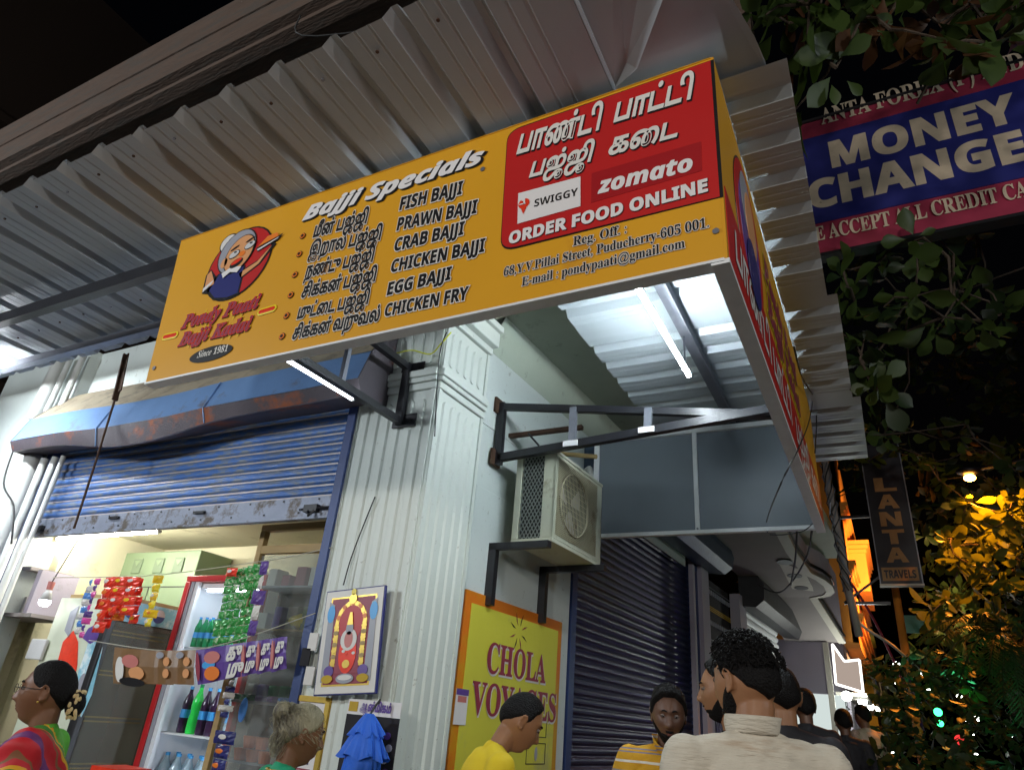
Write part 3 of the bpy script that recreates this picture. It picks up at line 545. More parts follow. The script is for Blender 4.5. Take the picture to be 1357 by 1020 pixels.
def mtext(s, sty, a, b, h, lay):
    P0, P1 = mz(*a), mz(*b); z = (P0.z + P1.z)/2; P0.z = P1.z = z; text(s, sty, P0, P1, (mz(a[0], a[1]-h) - mz(*a)).z, FN, lay, mc, off0=.014)
mtext('MONEY', 'sb', (1103, 214), (1353, 170), 33, [('mlet', .03, (0, 0))]); 
mtext('CHANGE', 'sb', (1074, 268), (1366, 223), 35, [('mlet', .03, (0, 0))])
mtext('ANTA FOREX (P) LTD', 'rb', (1088, 158), (1362, 100), 20, [('mlet', .01, (0, 0))]); mtext('E ACCEPT ALL CREDIT CARDS', 'rb', (1080, 308), (1420, 264), 18, [('mlet', .01, (0, 0))])
# ------------------------------------------------------------------ vertical travel sign
YP = 8.
ps = thing('travel_sign', (2.75, YP, 3.74), 'dark vertical travel sign with faded tan letters on black brackets', 'sign')
G().box(2.46, 3.0, YP, YP+.14, 3.76, 5.9).obj('board', 'dboard', ps)
G().box(2.45, 3.01, YP-.01, YP+.15, 3.735, 3.758).obj('frame_bar', 'cream', ps)
for x in (2.455, 2.99): G().box(x, x+.015, YP-.012, YP-.002, 3.76, 5.9).obj('frame_bar', 'greysteel', ps)
for i, ch in enumerate('ATNAL'):
    z = 4.07 + i*.268; text(ch, 'sb', (2.60, YP, z), (2.86, YP, z), .2, FN, [('plet', .03, (0, 0))], ps)
g = G(); g.box(2.50, 2.96, YP-.008, YP-.002, 3.80, 3.99); g.obj('print_patch', 'plet', ps)
text('TRAVELS', 'sb', (2.53, YP-.006, 3.84), (2.93, YP-.006, 3.84), .11, FN, [('dboard', .02, (0, 0))], ps)
for z in (4.78, 3.5): G().beam((1.95, YP+.07, z), (2.7 if z > 4 else 2.55, YP+.07, z), .04, .04).obj('arm', 'black', ps)
G().beam((1.95, YP+.07, 3.5), (2.5, YP+.07, 3.9), .03, .03).obj('arm', 'black', ps)
# ------------------------------------------------------------------ air conditioner on the side wall
TW = lambda p: wl(*p)
ac = thing('air_conditioner', wl(1.28, .3, 2.68), 'stained cream air conditioner outdoor unit on the side wall', 'air conditioner')
a0, a1, o0, o1, z0, z1 = .89, 1.70, .13, .46, 2.69, 3.30
g = G(TW); g.box(a0+.012, a1, o0, o0+.02, z0, z1); g.box(a0, a0+.02, o0, o0+.05, z0, z1); g.box(a0, a0+.02, o1-.10, o1, z0, z1); g.box(a1-.02, a1, o0+.021, o1, z0, z1); bevel(g.obj('casing', 'acw', ac), .004)
bevel(G(TW).box(a0-.008, a1+.005, o0-.01, o1+.008, z1+.001, z1+.025).obj('top_cover', 'acw', ac), .006)
bevel(G(TW).box(a0-.004, a1, o0, o1, z0-.03, z0-.001).obj('base_pan', 'acw', ac), .004)
G(TW).box(a0+.03, a0+.05, o0+.052, o1-.102, z0, z1).obj('side_coil', 'acd', ac)
g = G(TW)
n_ = 13
for i in range(-26, 14):
    for s in (1, -1):
        za = z0 + (i*.05 if s == 1 else i*.05); p0 = (a0+.014, o0+.05, z0 + i*.05 if s == 1 else z0 + i*.05 + .18*1.7); p1 = (a0+.014, o1-.1, p0[2] + s*.18*1.7)
        # clip to the opening
        y0_, z0_, y1_, z1_ = p0[1], p0[2], p1[1], p1[2]; t0, t1 = 0., 1.; dz = z1_-z0_
        ta, tb = sorted(((z0 - z0_)/dz, (z1 - z0_)/dz)); t0 = max(t0, ta); t1 = min(t1, tb)
        if t1 - t0 > .03: g.beam((a0+.014+.004*s, y0_+(y1_-y0_)*t0, z0_+dz*t0), (a0+.014+.004*s, y0_+(y1_-y0_)*t1, z0_+dz*t1), .008, .005)
tag(g.obj('side_mesh', 'coil', ac), kind='stuff')
fcz = (z0+z1)/2; fca = a0 + .30; 
g = G(TW); g.box(a0+.02, a1-.02, o1-.06, o1-.05, z0, z1); g.obj('fan_cavity', 'acd', ac)
# front face with a round opening
g = G(TW); n = 32; hole = [(fca + .235*cos(2*pi*i/n), fcz + .235*sin(2*pi*i/n)) for i in range(n)]; outer = []
for i in range(n):
    c_, s_ = cos(2*pi*i/n), sin(2*pi*i/n); k_ = .27 / max(abs(c_), abs(s_)); outer.append((fca + k_*c_, fcz + k_*s_))
g.add([(a, o1-.002, z) for a, z in hole] + [(a, o1-.002, z) for a, z in outer], [(i, (i+1) % n, n+(i+1) % n, n+i) for i in range(n)])
g.box(a0, a0+.03, o1-.02, o1, z0, z1); g.box(fca+.27, a1, o1-.02, o1, z0, z1); g.box(a0+.03, fca+.27, o1-.02, o1, z0, fcz-.27); g.box(a0+.03, fca+.27, o1-.02, o1, fcz+.27, z1)
g.obj('front_panel', 'acw', ac)
g = G(TW)
for i in range(44):
    z = z0 + .03 + i*.0128; q_ = .225**2 - (z-fcz)**2; h_ = sqrt(q_) if q_ > 0 else 0
    if h_: g.box(a0+.03, fca-h_, o1+.002, o1+.006, z, z+.0055); g.box(fca+h_, a1-.1, o1+.002, o1+.006, z, z+.0055)
    else: g.box(a0+.03, a1-.1, o1+.002, o1+.006, z, z+.0055)
for k_ in range(19):
    a = fca - .216 + k_*.024; h_ = sqrt(max(.0001, .228**2 - (a-fca)**2)); g.box(a-.002, a+.002, o1+.003, o1+.007, fcz-h_, fcz+h_)
for i in range(11):
    z = fcz - .2 + i*.04; h_ = sqrt(.228**2 - (z-fcz)**2); g.box(fca-h_, fca+h_, o1+.0005, o1+.0025, z-.0015, z+.0015)
tag(g.obj('front_grille', 'acg', ac), kind='stuff')
g = G(TW)
for r_ in (.228,):
    g.tube([wl_ for wl_ in [(fca + r_*cos(t*pi/14), o1+.012, fcz + r_*sin(t*pi/14)) for t in range(29)]], .004, 5, False)
g.obj('guard_ring', 'acg', ac)
fan = G(TW)
for k_ in range(3):
    t = k_*2*pi/3 + .4; fan.add([(fca + .04*cos(t), o1-.04, fcz + .04*sin(t)), (fca+.21*cos(t-.3), o1-.045, fcz+.21*sin(t-.3)), (fca+.21*cos(t+.5), o1-.02, fcz+.21*sin(t+.5)), (fca+.05*cos(t+.8), o1-.03, fcz+.05*sin(t+.8))], [(0, 1, 2, 3)])
fan.obj('fan', 'gap', ac)
for i, (aa, z) in enumerate(((.86, 2.655), (1.62, 2.655))):
    t = thing('wall_bracket', wl(aa, .2, 2.4), ('near black angle bracket under the air conditioner', 'far black angle bracket under the air conditioner')[i], 'bracket', 'air conditioner brackets')
    G(TW).box(aa-.03, aa+.02, -.01, .05, z-.42, z).obj('leg', 'black', t); G(TW).box(aa-.03, aa+.02, -.01, .54 if i else .46, z-.045, z+.001).obj('arm', 'black', t)
g = G(TW); g.tube([(1.9, .02, 3.2), (1.75, .2, 3.42), (1.62, .38, 3.44), (1.55, .42, 3.36), (1.6, .42, 3.2)], .028, 8); tag(g.obj('lagged_pipe', 'foam', smooth=True), 'white lagged pipe looping over the air conditioner', 'pipe')
tag(G().tube([onY(790, 605, 1.5), onY(730, 600, 1.62)], .02).obj('short_pipe', 'wood'), 'thin tan pipe behind the air conditioner', 'pipe')
# ------------------------------------------------------------------ poster
po = thing('travel_poster', wl(1.3, .0, 1.0), 'yellow painted travel agency poster with an orange border on the side wall', 'poster')
pa = onW(619, 778, .004); pb = onW(745, 825, .004)
a0 = pa.dot(S_); a1 = pb.dot(S_); pz = 2.295; PB = .95
m_or = mat('poster_orange', (.72, .18, .01), .5, var=.1, sc=2, col2=(.6, .30, .01), amt=.5, sc2=1.2, bump=.1); m_yl = mat('poster_yellow', (.66, .62, .06), .5, var=.1, sc=1.6, bump=.15, bsc=25, col2=(.5, .48, .14), amt=.42, sc2=1.5)
G(TW).box(a0, a1, -.011, .004, PB, pz).obj('poster_border', m_or, po); G(TW).box(a0+.07, a1-.07, .005, .008, PB+.1, pz-.075).obj('poster_field', m_yl, po)
def pw(px, py): return onW(px, py, .008)
def ptext(s, sty, a, b, h, lay, **k):
    P0, P1 = pw(*a), pw(*b); z = (P0.z+P1.z)/2; P0.z = P1.z = z; text(s, sty, P0, P1, h, N_, lay, po, **k)
ptext('CHOLA', 'rb', (643.5, 890), (721.5, 904), .185, [('offw', .03, (.03, -.03)), ('maroon', .012, (0, 0))]); ptext('VOYAGES', 'rb', (622, 945), (735, 955), .185, [('offw', .03, (.03, -.03)), ('maroon', .012, (0, 0))])
c = pw(687, 837)
for k_ in range(8):
    t = k_*pi/4 + .39; d = S_*cos(t) + Z_*sin(t); e = S_*-sin(t) + Z_*cos(t)
    G().prism([c + d*.045 + N_*.003, c + d*.085 + e*.010 + N_*.003, c + d*.135 + N_*.003, c + d*.085 - e*.002 + N_*.003], N_*.001).obj('starburst_ray', 'ink' if k_ % 2 else 'maroon', po)
a = pw(697, 997); b = pw(722, 999); zt = a.z + .06
for k_, (da, dz) in enumerate(((0, 0), (.0, .17))):
    s0 = a.dot(S_); s1 = b.dot(S_); g = G(TW)
    g.box(s0, s1, .009, .011, zt-.13+dz, zt-.125+dz); g.box(s0, s1, .009, .011, zt+dz, zt+.005+dz); g.box(s0, s0+.006, .009, .011, zt-.13+dz, zt+dz); g.box(s1-.006, s1, .009, .011, zt-.13+dz, zt+dz); g.obj('banknote_print', 'acd', po)
    G().disc(wl((s0+s1)/2, .009, zt-.065+dz), S_, Z_, .02, .045, N_*.002, 16).obj('banknote_print', 'greyp', po)
st = thing('payment_card', onW(606, 972, .013), 'white payment sticker with a purple header at the left edge of the poster', 'sticker')
c0 = onW(602, 945, .013); c1 = onW(618, 948, .013)
s0, s1 = c0.dot(S_), c1.dot(S_); G(TW).box(s0, s1, .010, .013, 1.50, 1.70).obj('card', 'white', st); G(TW).box(s0, s1, .0135, .015, 1.665, 1.70).obj('header', 'ppurp', st); G(TW).box(s0+.02, s1-.02, .0135, .015, 1.625, 1.66).obj('patch', 'ppink', st)
# ------------------------------------------------------------------ navy shutter
ns = thing('rolling_shutter', wl(4.1, -.1, GZ), 'closed dark navy rolling shutter on the side wall', 'shutter')
aL, aR = 2.32, 5.92
sl = slatmesh(aR-aL, .0755, .016, lambda p: wl(aL + p[0], -.13 + p[1], GZ+.12 + p[2])).obj('slat', 'dnavy', ns, fix=False)
for i in range(1, 47): inst(sl, (0, 0, .0755*i), ns)
g = G(TW); g.box(aL, aR, -.15, -.135, GZ, 3.62); g.obj('slat_backing', 'blueF', ns)
for aa in (aL-.10, aR-.01): G(TW).box(aa, aa+.10, -.14, -.02, GZ, 3.62).obj('guide_rail', 'blueF', ns)
G(TW).box(aL-.03, aR+.2, -.12, -.03, GZ, GZ+.12).obj('bottom_rail', 'blueF', ns)
g = G(TW); n = 14; pr = [(.0 + .0, 3.55)] 
pts = [(-.02, 3.62), (.22, 3.60), (.33, 3.68), (.36, 3.82), (.32, 3.96), (.20, 4.05), (-.02, 4.05)]
g.prism([(2.35, o_, z_) for o_, z_ in pts], (4.15, 0, 0)); hb2 = tag(g.obj('shutter_housing', mat('housing_slate', (.05, .08, .13), .4, .3, var=.4, sc=5, bump=.3)), 'dark slate roller housing above the navy shutter', 'shutter box')
for i, (px, o_) in enumerate(((922, .02), (935, .03))):
    a = onW(px, 880, o_).dot(S_); tag(G(TW).box(a-.05, a+(.06 if i else .03), -.02, .04, GZ, 3.55).obj('door_post', 'lilac'), ('narrow white post beside the navy shutter', 'wider white post next to the grille window')[i], 'post')
# grille window
gw = thing('grille_window', wl(7.3, 0, 2), 'dark window grille with pale knobs and a yellow band beyond the navy shutter', 'grille')
aa, ab = 6.45, 8.0
G(TW).box(aa, ab, -.14, -.12, 1.3, 3.62).obj('back_board', 'dcloth', gw)
for z in (3.18, 3.205, 3.23): G(TW).box(aa, ab, -.11, -.10, z, z+.014).obj('band', 'oyel', gw)
for z in (2.78, 3.5, 2.72, 2.66): G(TW).box(aa, ab, -.11, -.10, z, z+.014).obj('bar', 'greysteel', gw)
kb = G(TW); kb.box(aa+.03, aa+.06, -.105, -.08, 3.40, 3.46); kb = kb.obj('knob', 'greyp', gw)
for zz in (0, -.42, -.9):
    for i in range(15):
        if zz or i: inst(kb, S_*(.1*i) + V((0, 0, zz)), gw)
kb = G(TW); kb.box(aa+.03, aa+.045, -.105, -.09, 1.4, 2.6); kb = kb.obj('bar', 'greysteel', gw)
for i in range(1, 15): inst(kb, S_*(.1*i), gw)
g = G(TW); g.box(8.0, 8.42, -.1, .05, GZ, 3.62); tag(g.obj('pillar', 'lilac'), 'pale pillar between the grille window and the silver shutter', 'pillar')
v = thing('rolling_shutter', wl(9.7, -.1, GZ), 'closed silver rolling shutter further down the side street', 'shutter')
sl = slatmesh(2.9, .12, .03, lambda p: wl(8.45 + p[0], -.06 + p[1], GZ+.1 + p[2])).obj('slat', 'alu', v, fix=False)
for i in range(1, 31): inst(sl, (0, 0, .12*i), v)
G(TW).box(8.45, 11.4, -.1, -.075, GZ, 3.9).obj('slat_backing', 'black', v)
pts = [(0, 3.62), (.25, 3.60), (.38, 3.7), (.4, 3.95), (.3, 4.1), (0, 4.1)]
tag(G(TW).prism([(8.2, o_, z_-.15) for o_, z_ in pts], (4.1, 0, 0)).obj('shutter_housing', mat('housing_charcoal', (.06, .06, .065), .5, .3, var=.4, sc=4, bump=.3)), 'charcoal roller housing above the silver shutter', 'shutter box')
# ------------------------------------------------------------------ canopy and far facades
cn = thing('curved_canopy', (1.3, 6, 3.2), 'pale curved entrance canopy with a cream edge beyond the grey board', 'canopy')
z = 3.93
def zc(px, py): return onZ(px, py, z)
crv = [zc(1036, 690), zc(1055, 730), zc(1075, 758), zc(1092, 766), zc(1103, 775), zc(1106, 783), zc(1101, 788), zc(1092, 790), zc(1083, 791)]
q12 = onY(1121, 851, 12.); mid = crv[-1].lerp(q12, .5); crv += [mid, q12]
g = G(); k = 9; hi = crv[:9] + [V((.5, crv[8].y, z)), V((.36, crv[0].y, z))]
g.prism(hi, (0, 0, .05)); g.obj('soffit', 'gsoff', cn)
g = G(); g.prism([V((.5, crv[8].y, z)), crv[8], q12, V((.6, 12, q12.z))], (0, 0, .05)); g.obj('lower_soffit', 'gsoff', cn)
def ribbon(pts, w, dz0, dz1, m, nm, par):
    L = []
    for i, p in enumerate(pts):
        d = (pts[min(i+1, len(pts)-1)] - pts[max(i-1, 0)]); d.z = 0; d.normalize(); n = V((-d.y, d.x, 0)); L.append((p, p + n*w))
    k = len(pts); vs = [a + Z_*dz0 for a, b in L] + [b + Z_*dz0 for a, b in L] + [a + Z_*dz1 for a, b in L] + [b + Z_*dz1 for a, b in L]; fs = []
    for i in range(k-1): fs += [(i, i+1, k+i+1, k+i), (2*k+i, 3*k+i, 3*k+i+1, 2*k+i+1), (i, 2*k+i, 2*k+i+1, i+1), (k+i, k+i+1, 3*k+i+1, 3*k+i)]
    return G().add(vs, fs).obj(nm, m, par)
ribbon(crv, .13, -.02, .02, 'cream', 'edge_trim', cn)
ribbon([p - V((.03, 0, 0)) for p in crv], .03, .021, 1.3, 'lilac', 'fascia', cn)
ribbon([p + V((.005, 0, 0)) for p in crv], .02, .10, .14, 'black', 'groove', cn)
G().prism([onZ(1030, 742, z-.012), onZ(1066, 757, z-.012), onZ(1077, 778, z-.012), onZ(1078, 783, z-.012), onZ(1050, 780, z-.012)], (0, 0, .008)).obj('light_panel', 'cream', cn)
for px, py in ((1040, 745), (1053, 763), (1062, 779)): q = onZ(px, py, z-.02); G().disc((q.x, q.y, z-.02), X_, Y_, .11, .16, Z_*.005, 16).obj('recessed_light', 'black', cn)
G().box(.6, 1.38, 12.0, 12.1, 2.5, 3.42).obj('front_wall', 'lilac', cn); G().box(1.30, 1.40, 11.93, 11.999, GZ, 3.42).obj('end_post', 'cream', cn)
cc = thing('security_camera', onY(1042, 838, 11.6), 'small black security camera below the charcoal roller housing', 'camera')
q = wpos(cc); G().tube([q + V((-.05, 0, .02)), q + V((.04, -.12, -.02))], .035, 12).obj('camera_body', 'greysteel', cc); G().disc(q + V((.042, -.125, -.021)), X_, Z_, .026, .026, V((0, -.01, 0)), 12).obj('lens', 'ink', cc)
# orange building
ob = thing('orange_building', (1.6, 15, GZ), 'orange lit building with stepped cornices and a projecting balcony down the street', 'building')
OY = 2.6
G().box(.3, 1.90, 13.1, 22, 3.6, 8.6).obj('upper_wall', 'obuild', ob); G().box(.3, 1.6, 13.1, 22, GZ, 3.6).obj('lower_wall', 'lilac', ob)
for i, z in enumerate((3.9, 5.0, 6.3)):
    for k_ in range(3): G().box(1.88, 1.96 + .05*k_, 13.1, 22, z + .09*k_, z + .09*k_ + .085).obj('cornice', 'obuild', ob)
G().box(1.90, 2.25, 15.2, 18, 5.0, 5.9).obj('balcony', 'obuild', ob)
for k_ in range(3): G().box(1.90, 2.28+.04*k_, 15.15-.04*k_, 18.05, 5.9+.1*k_, 5.99+.1*k_).obj('balcony_cornice', 'obuild', ob)
for y in (13.6, 15.6, 18.2, 20.2):
    for zz in (4.35,): wf_ = G().box(1.902, 1.93, y, y+.8, zz, zz+.55).obj('window', 'oyel', ob); G().box(1.931, 1.94, y+.08, y+.72, zz+.07, zz+.48).obj('pane', 'obr', wf_)
for y in (13.1, 17.8, 21.7): G().box(1.90, 1.80, y, y+.22, 3.6, 8.6).obj('pilaster', 'oyel', ob)
for i, (y0, y1, x, h, m, lb) in enumerate(((22.1, 26, 1.85, 5.2, 'oyel', 'ochre building beyond the orange building'), (26.1, 31, 1.95, 7.5, 'dgrey', 'dark blue grey building in the distance behind the orange post'), (31.1, 44, 2.0, 4.6, 'lilac', 'farthest pale building at the end of the row'))):
    b_ = thing('street_building', (x-.5, y0, GZ), lb, 'building'); G().box(.3, x, y0, y1, GZ, h).obj('wall', m, b_)
    for k_ in range(3): yy = y0 + .6 + k_*(y1-y0)/3.2; fo = G().box(x+.001, x+.05, yy, yy+1, 2.9, 4.0).obj('window', 'cream', b_); G().box(x+.051, x+.06, yy+.08, yy+.92, 2.98, 3.92).obj('pane', 'dgrey', fo)
    for z in (2.6, h-.2): G().box(x+.001, x+.2, y0, y1, z, z+.12).obj('cornice', m, b_)
# light-box sign under the canopy
lb = thing('light_box_sign', (1.9, 10, 2.6), 'pinkish sign board with a glowing curved white edge below the orange building', 'sign')
def q9(px, py, y): return onY(px, py, y)
cs = [q9(1103, 853, 12.2), q9(1119, 876, 12.3), q9(1139, 874, 12.4), q9(1144, 917, 12.4), q9(1108, 906, 12.2)]
G().prism(cs, (-.02, .12, 0)).obj('board_face', 'box_e', lb)
for i in range(5): a, b = cs[i], cs[(i+1) % 5]; G().tube([a + V((0, -.03, 0)), b + V((0, -.03, 0))], .022, 6).obj('edge_light', 'neon', lb)
sf = thing('lit_shop_front', (1.7, 11, GZ), 'brightly lit white shop front with bare bulbs under the light box sign', 'shop')
G().box(.5, 1.55, 12.15, 20, GZ, 2.5).obj('interior_wall', 'shopin', sf)  # wall glows by itself, the shop's lamp light is put into its material
for i in range(14): y = 12.3 + i*.45; G().box(1.555, 1.57, y, y+.02, .5, 2.5).obj('shelf_upright', 'dcloth', sf)
for i in range(6): z = .8 + i*.3; G().box(1.572, 1.585, 12.15, 20, z, z+.02).obj('shelf', 'dcloth', sf)
G().box(1.42, 1.95, 12.15, 20, 2.501, 2.56).obj('awning', 'cream', sf)
for i, (px, py, d, r_) in enumerate(((1122, 922, 12, .085), (1143, 929, 13.5, .085), (1154, 936, 15, .07), (1162, 940, 17, .07), (1188, 880, 22, .10), (1190, 905, 22, .09))):
    p = dep(px, py, d); tag(G().ell(p, r_, r_, r_, 10, 7).obj('bare_bulb', 'white_e', smooth=True), ('largest glaring bulb just right of the foreground man', 'second glaring bulb in the row over the lit shop', 'third bulb in the row over the lit shop', 'farthest bulb of the row over the lit shop', 'upper white lamp at the foot of the orange post', 'lower white lamp at the foot of the orange post')[i], 'bulb')
tag(G().box(.95, 1.5, 8.5, 8.6, 1.3, 1.75).obj('violet_screen', 'viol_e'), 'glowing violet panel low behind the men', 'screen')
# street poles
pp = onY(1190, 800, 9); p2 = onY(1206, 905, 9)
op = thing('street_pole', (2.72, 9, GZ), 'orange lit concrete pole under the travel sign', 'pole')
G().tube([(onY(1205, 900, 9).x, 9, GZ), (onY(1190, 790, 9).x-.02, 9, 3.95)], [.07, .055], 12).obj('pole', 'obuild', op, smooth=True)
tag(G().box(onY(1193, 815, 9.2).x, onY(1222, 815, 9.2).x, 9.2, 9.23, onY(1205, 838, 9.2).z, onY(1205, 815, 9.2).z).obj('small_street_sign', mat('teal_board', (.06, .22, .17), .5)), 'small teal sign board beside the orange pole', 'sign')
cb = thing('cable_bundle_pole', (2.0, 6.5, GZ), 'grey pole wrapped in tangled cables at the end of the side sign', 'pole')
P0_, P1_ = onY(1122, 770, 7), onY(1098, 640, 7)
G().tube([V((P0_.x+.06, 7, 2.9)), P0_, P1_, P1_ + (P1_-P0_)*.5], .05, 10).obj('pole', 'gsoff', cb, smooth=True)
for k_ in range(7):
    rr = random.Random(k_); pts = [P0_.lerp(P1_, t/9*1.3-.1) + V((sin(t*1.7+k_)*.07, cos(t*1.3+k_)*.06-.05, 0)) for t in range(10)]; G().tube(pts, .009, 5).obj('cable', 'wire' if k_ % 2 else 'greysteel', cb)
# ------------------------------------------------------------------ cables and strings
def cable(pts, r, m, label, nm='cable', sm=6):
    pts = [V(p) for p in pts]; out = []
    for i in range(len(pts)-1):
        p0 = pts[max(i-1, 0)]; p1 = pts[i]; p2 = pts[i+1]; p3 = pts[min(i+2, len(pts)-1)]
        for k in range(sm): t = k/sm; out.append(.5*((2*p1) + (p2-p0)*t + (2*p0-5*p1+4*p2-p3)*t*t + (-p0+3*p1-3*p2+p3)*t**3))
    out.append(pts[-1]); return tag(G().tube(out, r, 6).obj(nm, m, smooth=True), label, 'cable')
D_ = lambda px, py, y: onY(px, py, y)
cable([onX(1080, 490, 2.16), onX(1075, 545, 2.17), onX(1060, 590, 2.15), onX(1035, 640, 2.12), onY(1016, 690, 1.98), onY(1017, 705, 1.98)], .004, 'wire', 'thin black wire hanging across the grey board')
cable([onY(1080, 690, 1.95), onY(1065, 703, 1.95), onY(1040, 708, 1.95), onY(1020, 708, 1.96)], .004, 'wire', 'loose wire end below the grey board corner')
cable([onY(1056, 702, 2.3), onY(1054, 740, 3), onY(1048, 775, 4)], .008, 'wire', 'wire hanging in front of the lilac fascia')
cable([onY(1076, 702, 2.3), onY(1070, 735, 3), onY(1050, 770, 4), onY(1030, 785, 5), onY(1005, 775, 6)], .008, 'wire', 'longer drooping wire below the canopy')
cable([onX(1052, 460, 2.2), onX(1063, 500, 2.19), onX(1080, 530, 2.18), onX(1082, 560, 2.17), onX(1080, 600, 2.16)], .005, 'wire', 'dark wire along the top of the side sign')
cable([onY(495, 443, .0-.02), onY(515, 455, -.03), onY(520, 468, -.04), onY(545, 464, -.05), onY(570, 469, -.05), onY(583, 457, -.06), onY(598, 440, -.05)], .005, 'yrib', 'bright yellow ribbon tied around the pilaster capital', 'ribbon')
cable([onY(592, 440, -.06), onY(584, 462, -.06), onY(580, 500, -.05), onY(577, 560, -.03), onY(576, 578, -.02)], .004, 'wire', 'thin black wire down the corner of the pilaster')
cable([onY(497, 658, -.02), onY(482, 695, -.02), onY(465, 740, -.03), onY(455, 775, -.04)], .004, 'wire', 'short black wire above the deity picture')
cable([onY(20, 590, -.2), onY(5, 640, -.2), onY(18, 670, -.2), onY(15, 720, -.2)], .008, 'wire', 'cable hanging down the drain pipes at left')
cable([(1.95, 8.1, 3.9), (2.1, 7.6, 3.2), (2.5, 7.9, 2.9), (2.9, 9, 2.6)], .02, 'foam', 'pale cable sagging below the travel sign')
cable([(1.95, 8.5, 4.1), (2.3, 9, 3.4), (2.6, 10, 2.5)], .02, 'maroon', 'reddish cable running down to the orange pole')
cable([onZ(750, 0, 4.3), onZ(420, 48, 4.4), onZ(398, 20, 4.5)], .004, 'wire', 'dark wire hanging over the awning edge')
# ------------------------------------------------------------------ kiosk contents
cpb = thing('green_cupboard', onY(200, 800, 1.25), 'green painted steel cupboard on top of the drinks fridge', 'cupboard')
yc = 1.2; a = onY(170, 727, yc); b = onY(263, 742, yc); z0 = onY(235, 805, yc).z; zt = onY(200, 731, yc).z
zt = min(zt, RZ-.03)
bevel(G().box(onY(143, 760, yc).x, b.x, yc, BY-.02, z0-.12, zt).obj('body', 'cup', cpb), .01)
for px in (184, 212, 238): q = onY(px, 745, yc); bevel(G().box(q.x-.07, q.x+.07, yc-.012, yc-.001, zt-.22, zt-.07).obj('recessed_panel', 'cupd', cpb), .02); G().prism([(q.x-.05, yc-.016, zt-.09), (q.x+.05, yc-.016, zt-.09), (q.x, yc-.016, zt-.15)], (0, .003, 0)).obj('hook_plate', 'cup', cpb)
G().box(onY(143, 760, yc).x, b.x, yc-.004, yc-.001, zt-.36, zt-.35).obj('door_gap', 'ink', cpb)
for px in (193, 207): q = onY(px, 790, yc); G().box(q.x, q.x+.012, yc-.004, yc-.001, z0-.1, zt-.36).obj('door_gap', 'ink', cpb)
# cola fridge standing sideways
pf = thing('dark_drinks_fridge', (-3.4, .6, GZ), 'drinks fridge standing sideways with a black framed glass door and swirled blue orange side', 'fridge')
x0, x1, y0, y1, zt = -3.82, -3.07, .27, .90, 2.17
G().box(x0, x1-.02, y0+.002, y1, GZ, zt).obj('body', 'frwhite', pf) if False else None
G().box(x0, x1-.5, y0+.01, y1, GZ, zt).obj('body', 'darkin', pf); G().box(x1-.5, x1-.03, y1-.03, y1, GZ, zt).obj('back_wall', 'greyp', pf); G().box(x1-.5, x1-.03, y0+.01, y1-.03, zt-.2, zt).obj('top', 'darkin', pf); G().box(x1-.5, x1-.03, y0+.01, y1-.03, GZ, GZ+.3).obj('base', 'darkin', pf)
G().box(x0, x1-.05, y0-.01, y0+.009, GZ, zt).obj('side_panel', 'pepcream', pf)
def sidedec(pts, m, k): G().prism([V((*q_, 0)).xzy if False else V((q_[0], y0-.011-.0012*k, q_[1])) for q_ in pts], (0, -.001, 0)).obj('side_print', m, pf)
def rx(px, py): p = onY(px, py, y0-.01); return (p.x, p.z)
sidedec([rx(*p) for p in ((104, 890), (118, 850), (140, 820), (136, 860), (122, 920), (108, 950), (100, 935))], 'pepblue', 1)
sidedec([rx(*p) for p in ((76, 880), (84, 850), (98, 835), (104, 850), (103, 880), (96, 920), (80, 905))], 'pkred', 2)
sidedec([rx(*p) for p in ((110, 845), (118, 832), (138, 822), (134, 845), (120, 853))], 'ppurp', 3)
sidedec([rx(*p) for p in ((86, 835), (94, 810), (106, 802), (100, 820), (92, 845))], 'greyp', 2)
q = rx(106, 912); G().disc((q[0], y0-.015, q[1]), X_, Z_, .05, .11, V((0, -.002, 0)), 20).obj('side_print', 'greyp', pf)
bevel(G().box(x1-.05, x1+.03, y0-.03, y0+.03, GZ+.2, zt-.02).obj('door_frame', 'frblack', pf), .01); G().box(x1-.02, x1+.0, y1-.05, y1, GZ+.2, zt-.02).obj('door_frame', 'frblack', pf)
G().box(x1-.01, x1+.01, y0+.03, y1, zt-.16, zt).obj('header_panel', 'pepblue', pf)
for yy in (.42, .68): 
    G().disc((x1+.011, yy, zt-.08), Y_, Z_, .055, .055, X_*.003, 20).obj('logo_print', 'navy', pf); G().disc((x1+.013, yy, zt-.08), Y_, Z_, .054, .054, X_*.003, 20, 0, pi).obj('logo_print', 'white', pf)
G().box(x1-.005, x1+.003, y0+.03, y1-.05, GZ+.3, zt-.17).obj('glass_door', 'glassd', pf)
for z in (.6, .95, 1.27, 1.6, 1.9):
    g = G(); 
    for yy in (0, .03): g.box(x1-.45, x1-.06, y0+.05, y1-.05, z + yy, z + yy+.006)
    sh_ = G().box(x1-.07, x1-.06, y0+.03, y1-.05, z, z+.01).obj('shelf_edge', 'gold', pf); G().box(x1-.07, x1-.06, y0+.03, y1-.05, z+.03, z+.04).obj('shelf_edge', 'gold', pf)
G().box(x0+.1, x1, y0, y1, zt+.001, zt+.03).obj('top_tray', 'wood', pf)
